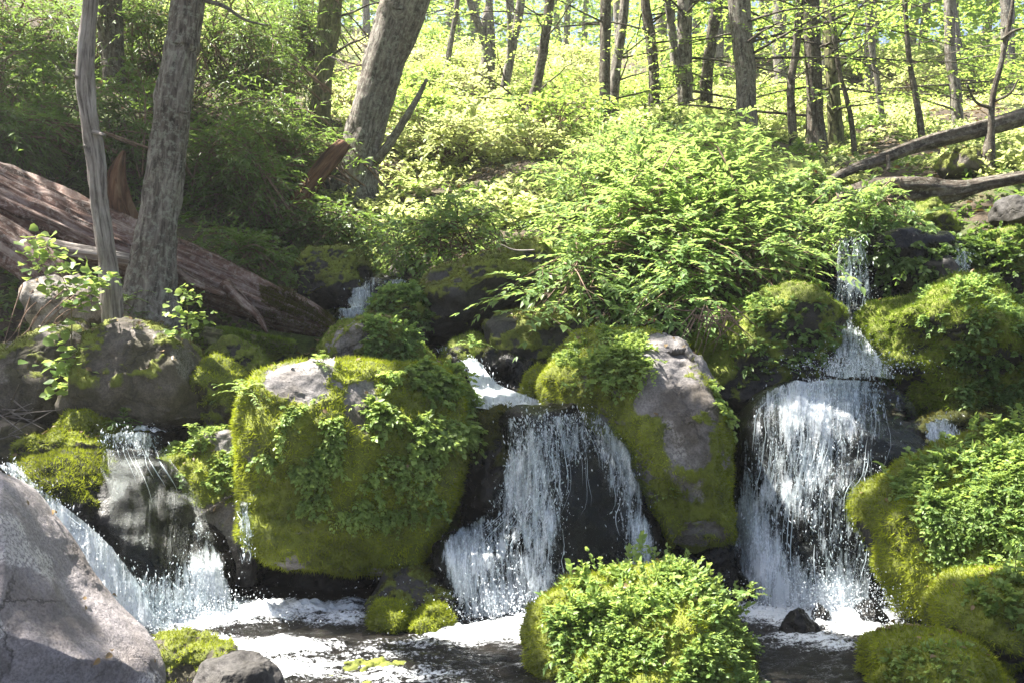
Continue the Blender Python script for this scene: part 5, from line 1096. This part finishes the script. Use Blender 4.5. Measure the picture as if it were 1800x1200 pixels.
fern('herb clump at the dark join of the two right mossy boulders', surf_at(['rightlow', 'rightbig'], 1775, 1010, 5.0), 612, 9, .2, 7, .045, name='leafy_plant', shape='ovate', w=.36, up=.9)
fern('small fern growing in the gap behind the brown boulders', P(395, 690, 6.9), 613, 12, .2, mat='bush')
fern('green plant below the brown boulders at the water', P(215, 745, 6.6), 614, 12, .16, mat='bush', shape='ovate', w=.36)
fern('drooping fern on the fuzzy green bank by the trickle', P(1660, 560, 7.3), 615, 12, .24, mat='bush')
# saplings
def sapling(label, pts, clusters, seed, leaf=.075, mat='herb', r=.006):
    rng = np.random.default_rng(seed); c = curve([P(*q) for q in pts], 16); root = thing('sapling', label, 'sapling', c[0])
    tw = Geo(); v, f, _ = tube(c, np.linspace(r, r*.4, 16), 6); tw.add(v, f); g = Geo()
    for px, py, Yd, n, sp in clusters:
        n = int(n*1.7)
        t = P(px, py, Yd); k = int(np.argmin(np.linalg.norm(c-t, axis=1))); v, f, _ = tube(curve([c[k], (c[k]+t)/2+UP*.03, t], 6), np.linspace(r*.5, r*.2, 6), 5); tw.add(v, f)
        p = t+rng.normal(size=(n, 3))*np.array([sp, sp, sp*.55]); A = rng.normal(size=(n, 3))*np.array([1, 1, .25])+np.array([0, -.3, -.15]); Nr = UP+rng.normal(size=(n, 3))*.5+np.array([0, -.35, 0])
        v, f, tt = leafgeo(p, A, Nr, leaf*(.5+.7*rng.random(n)), rng.random(n), 'ovate', .42); g.add(v, f, tt)
    g.make('foliage', M[mat], root); tw.make('stem', M['stem'], root, True); return root
sapling('tall slender sapling with pale maple-like leaves in front of the brown boulders', [(128,730,6.75),(124,640,6.7),(126,560,6.75),(115,500,6.8),(85,440,6.85)],
        [(75,440,6.8,20,.07),(60,470,6.8,12,.06),(130,470,6.75,16,.07),(165,495,6.7,30,.07),(110,510,6.8,18,.07),(140,530,6.7,14,.05),(115,580,6.7,14,.06),(130,615,6.7,8,.04),(125,640,6.65,34,.08),(110,675,6.65,20,.06),(70,420,6.9,12,.06)], 621)
sapling('knee-high sapling with upright pale leaves beside the grey leaning trunk', [(335,605,6.85),(330,560,6.85),(328,505,6.85)],
        [(328,510,6.85,14,.045),(340,525,6.8,12,.05),(310,545,6.8,14,.05),(345,555,6.8,14,.05),(330,575,6.8,16,.06),(315,590,6.85,12,.06)], 622, .055)
sapling('spindly sapling of bright leaves on the rock at the far right edge of the pool', [(1790,1030,4.9),(1785,995,4.9),(1790,965,4.9)], [(1790,970,4.9,6,.025),(1780,990,4.9,9,.04),(1795,1010,4.9,10,.04)], 623, .04, r=.003)
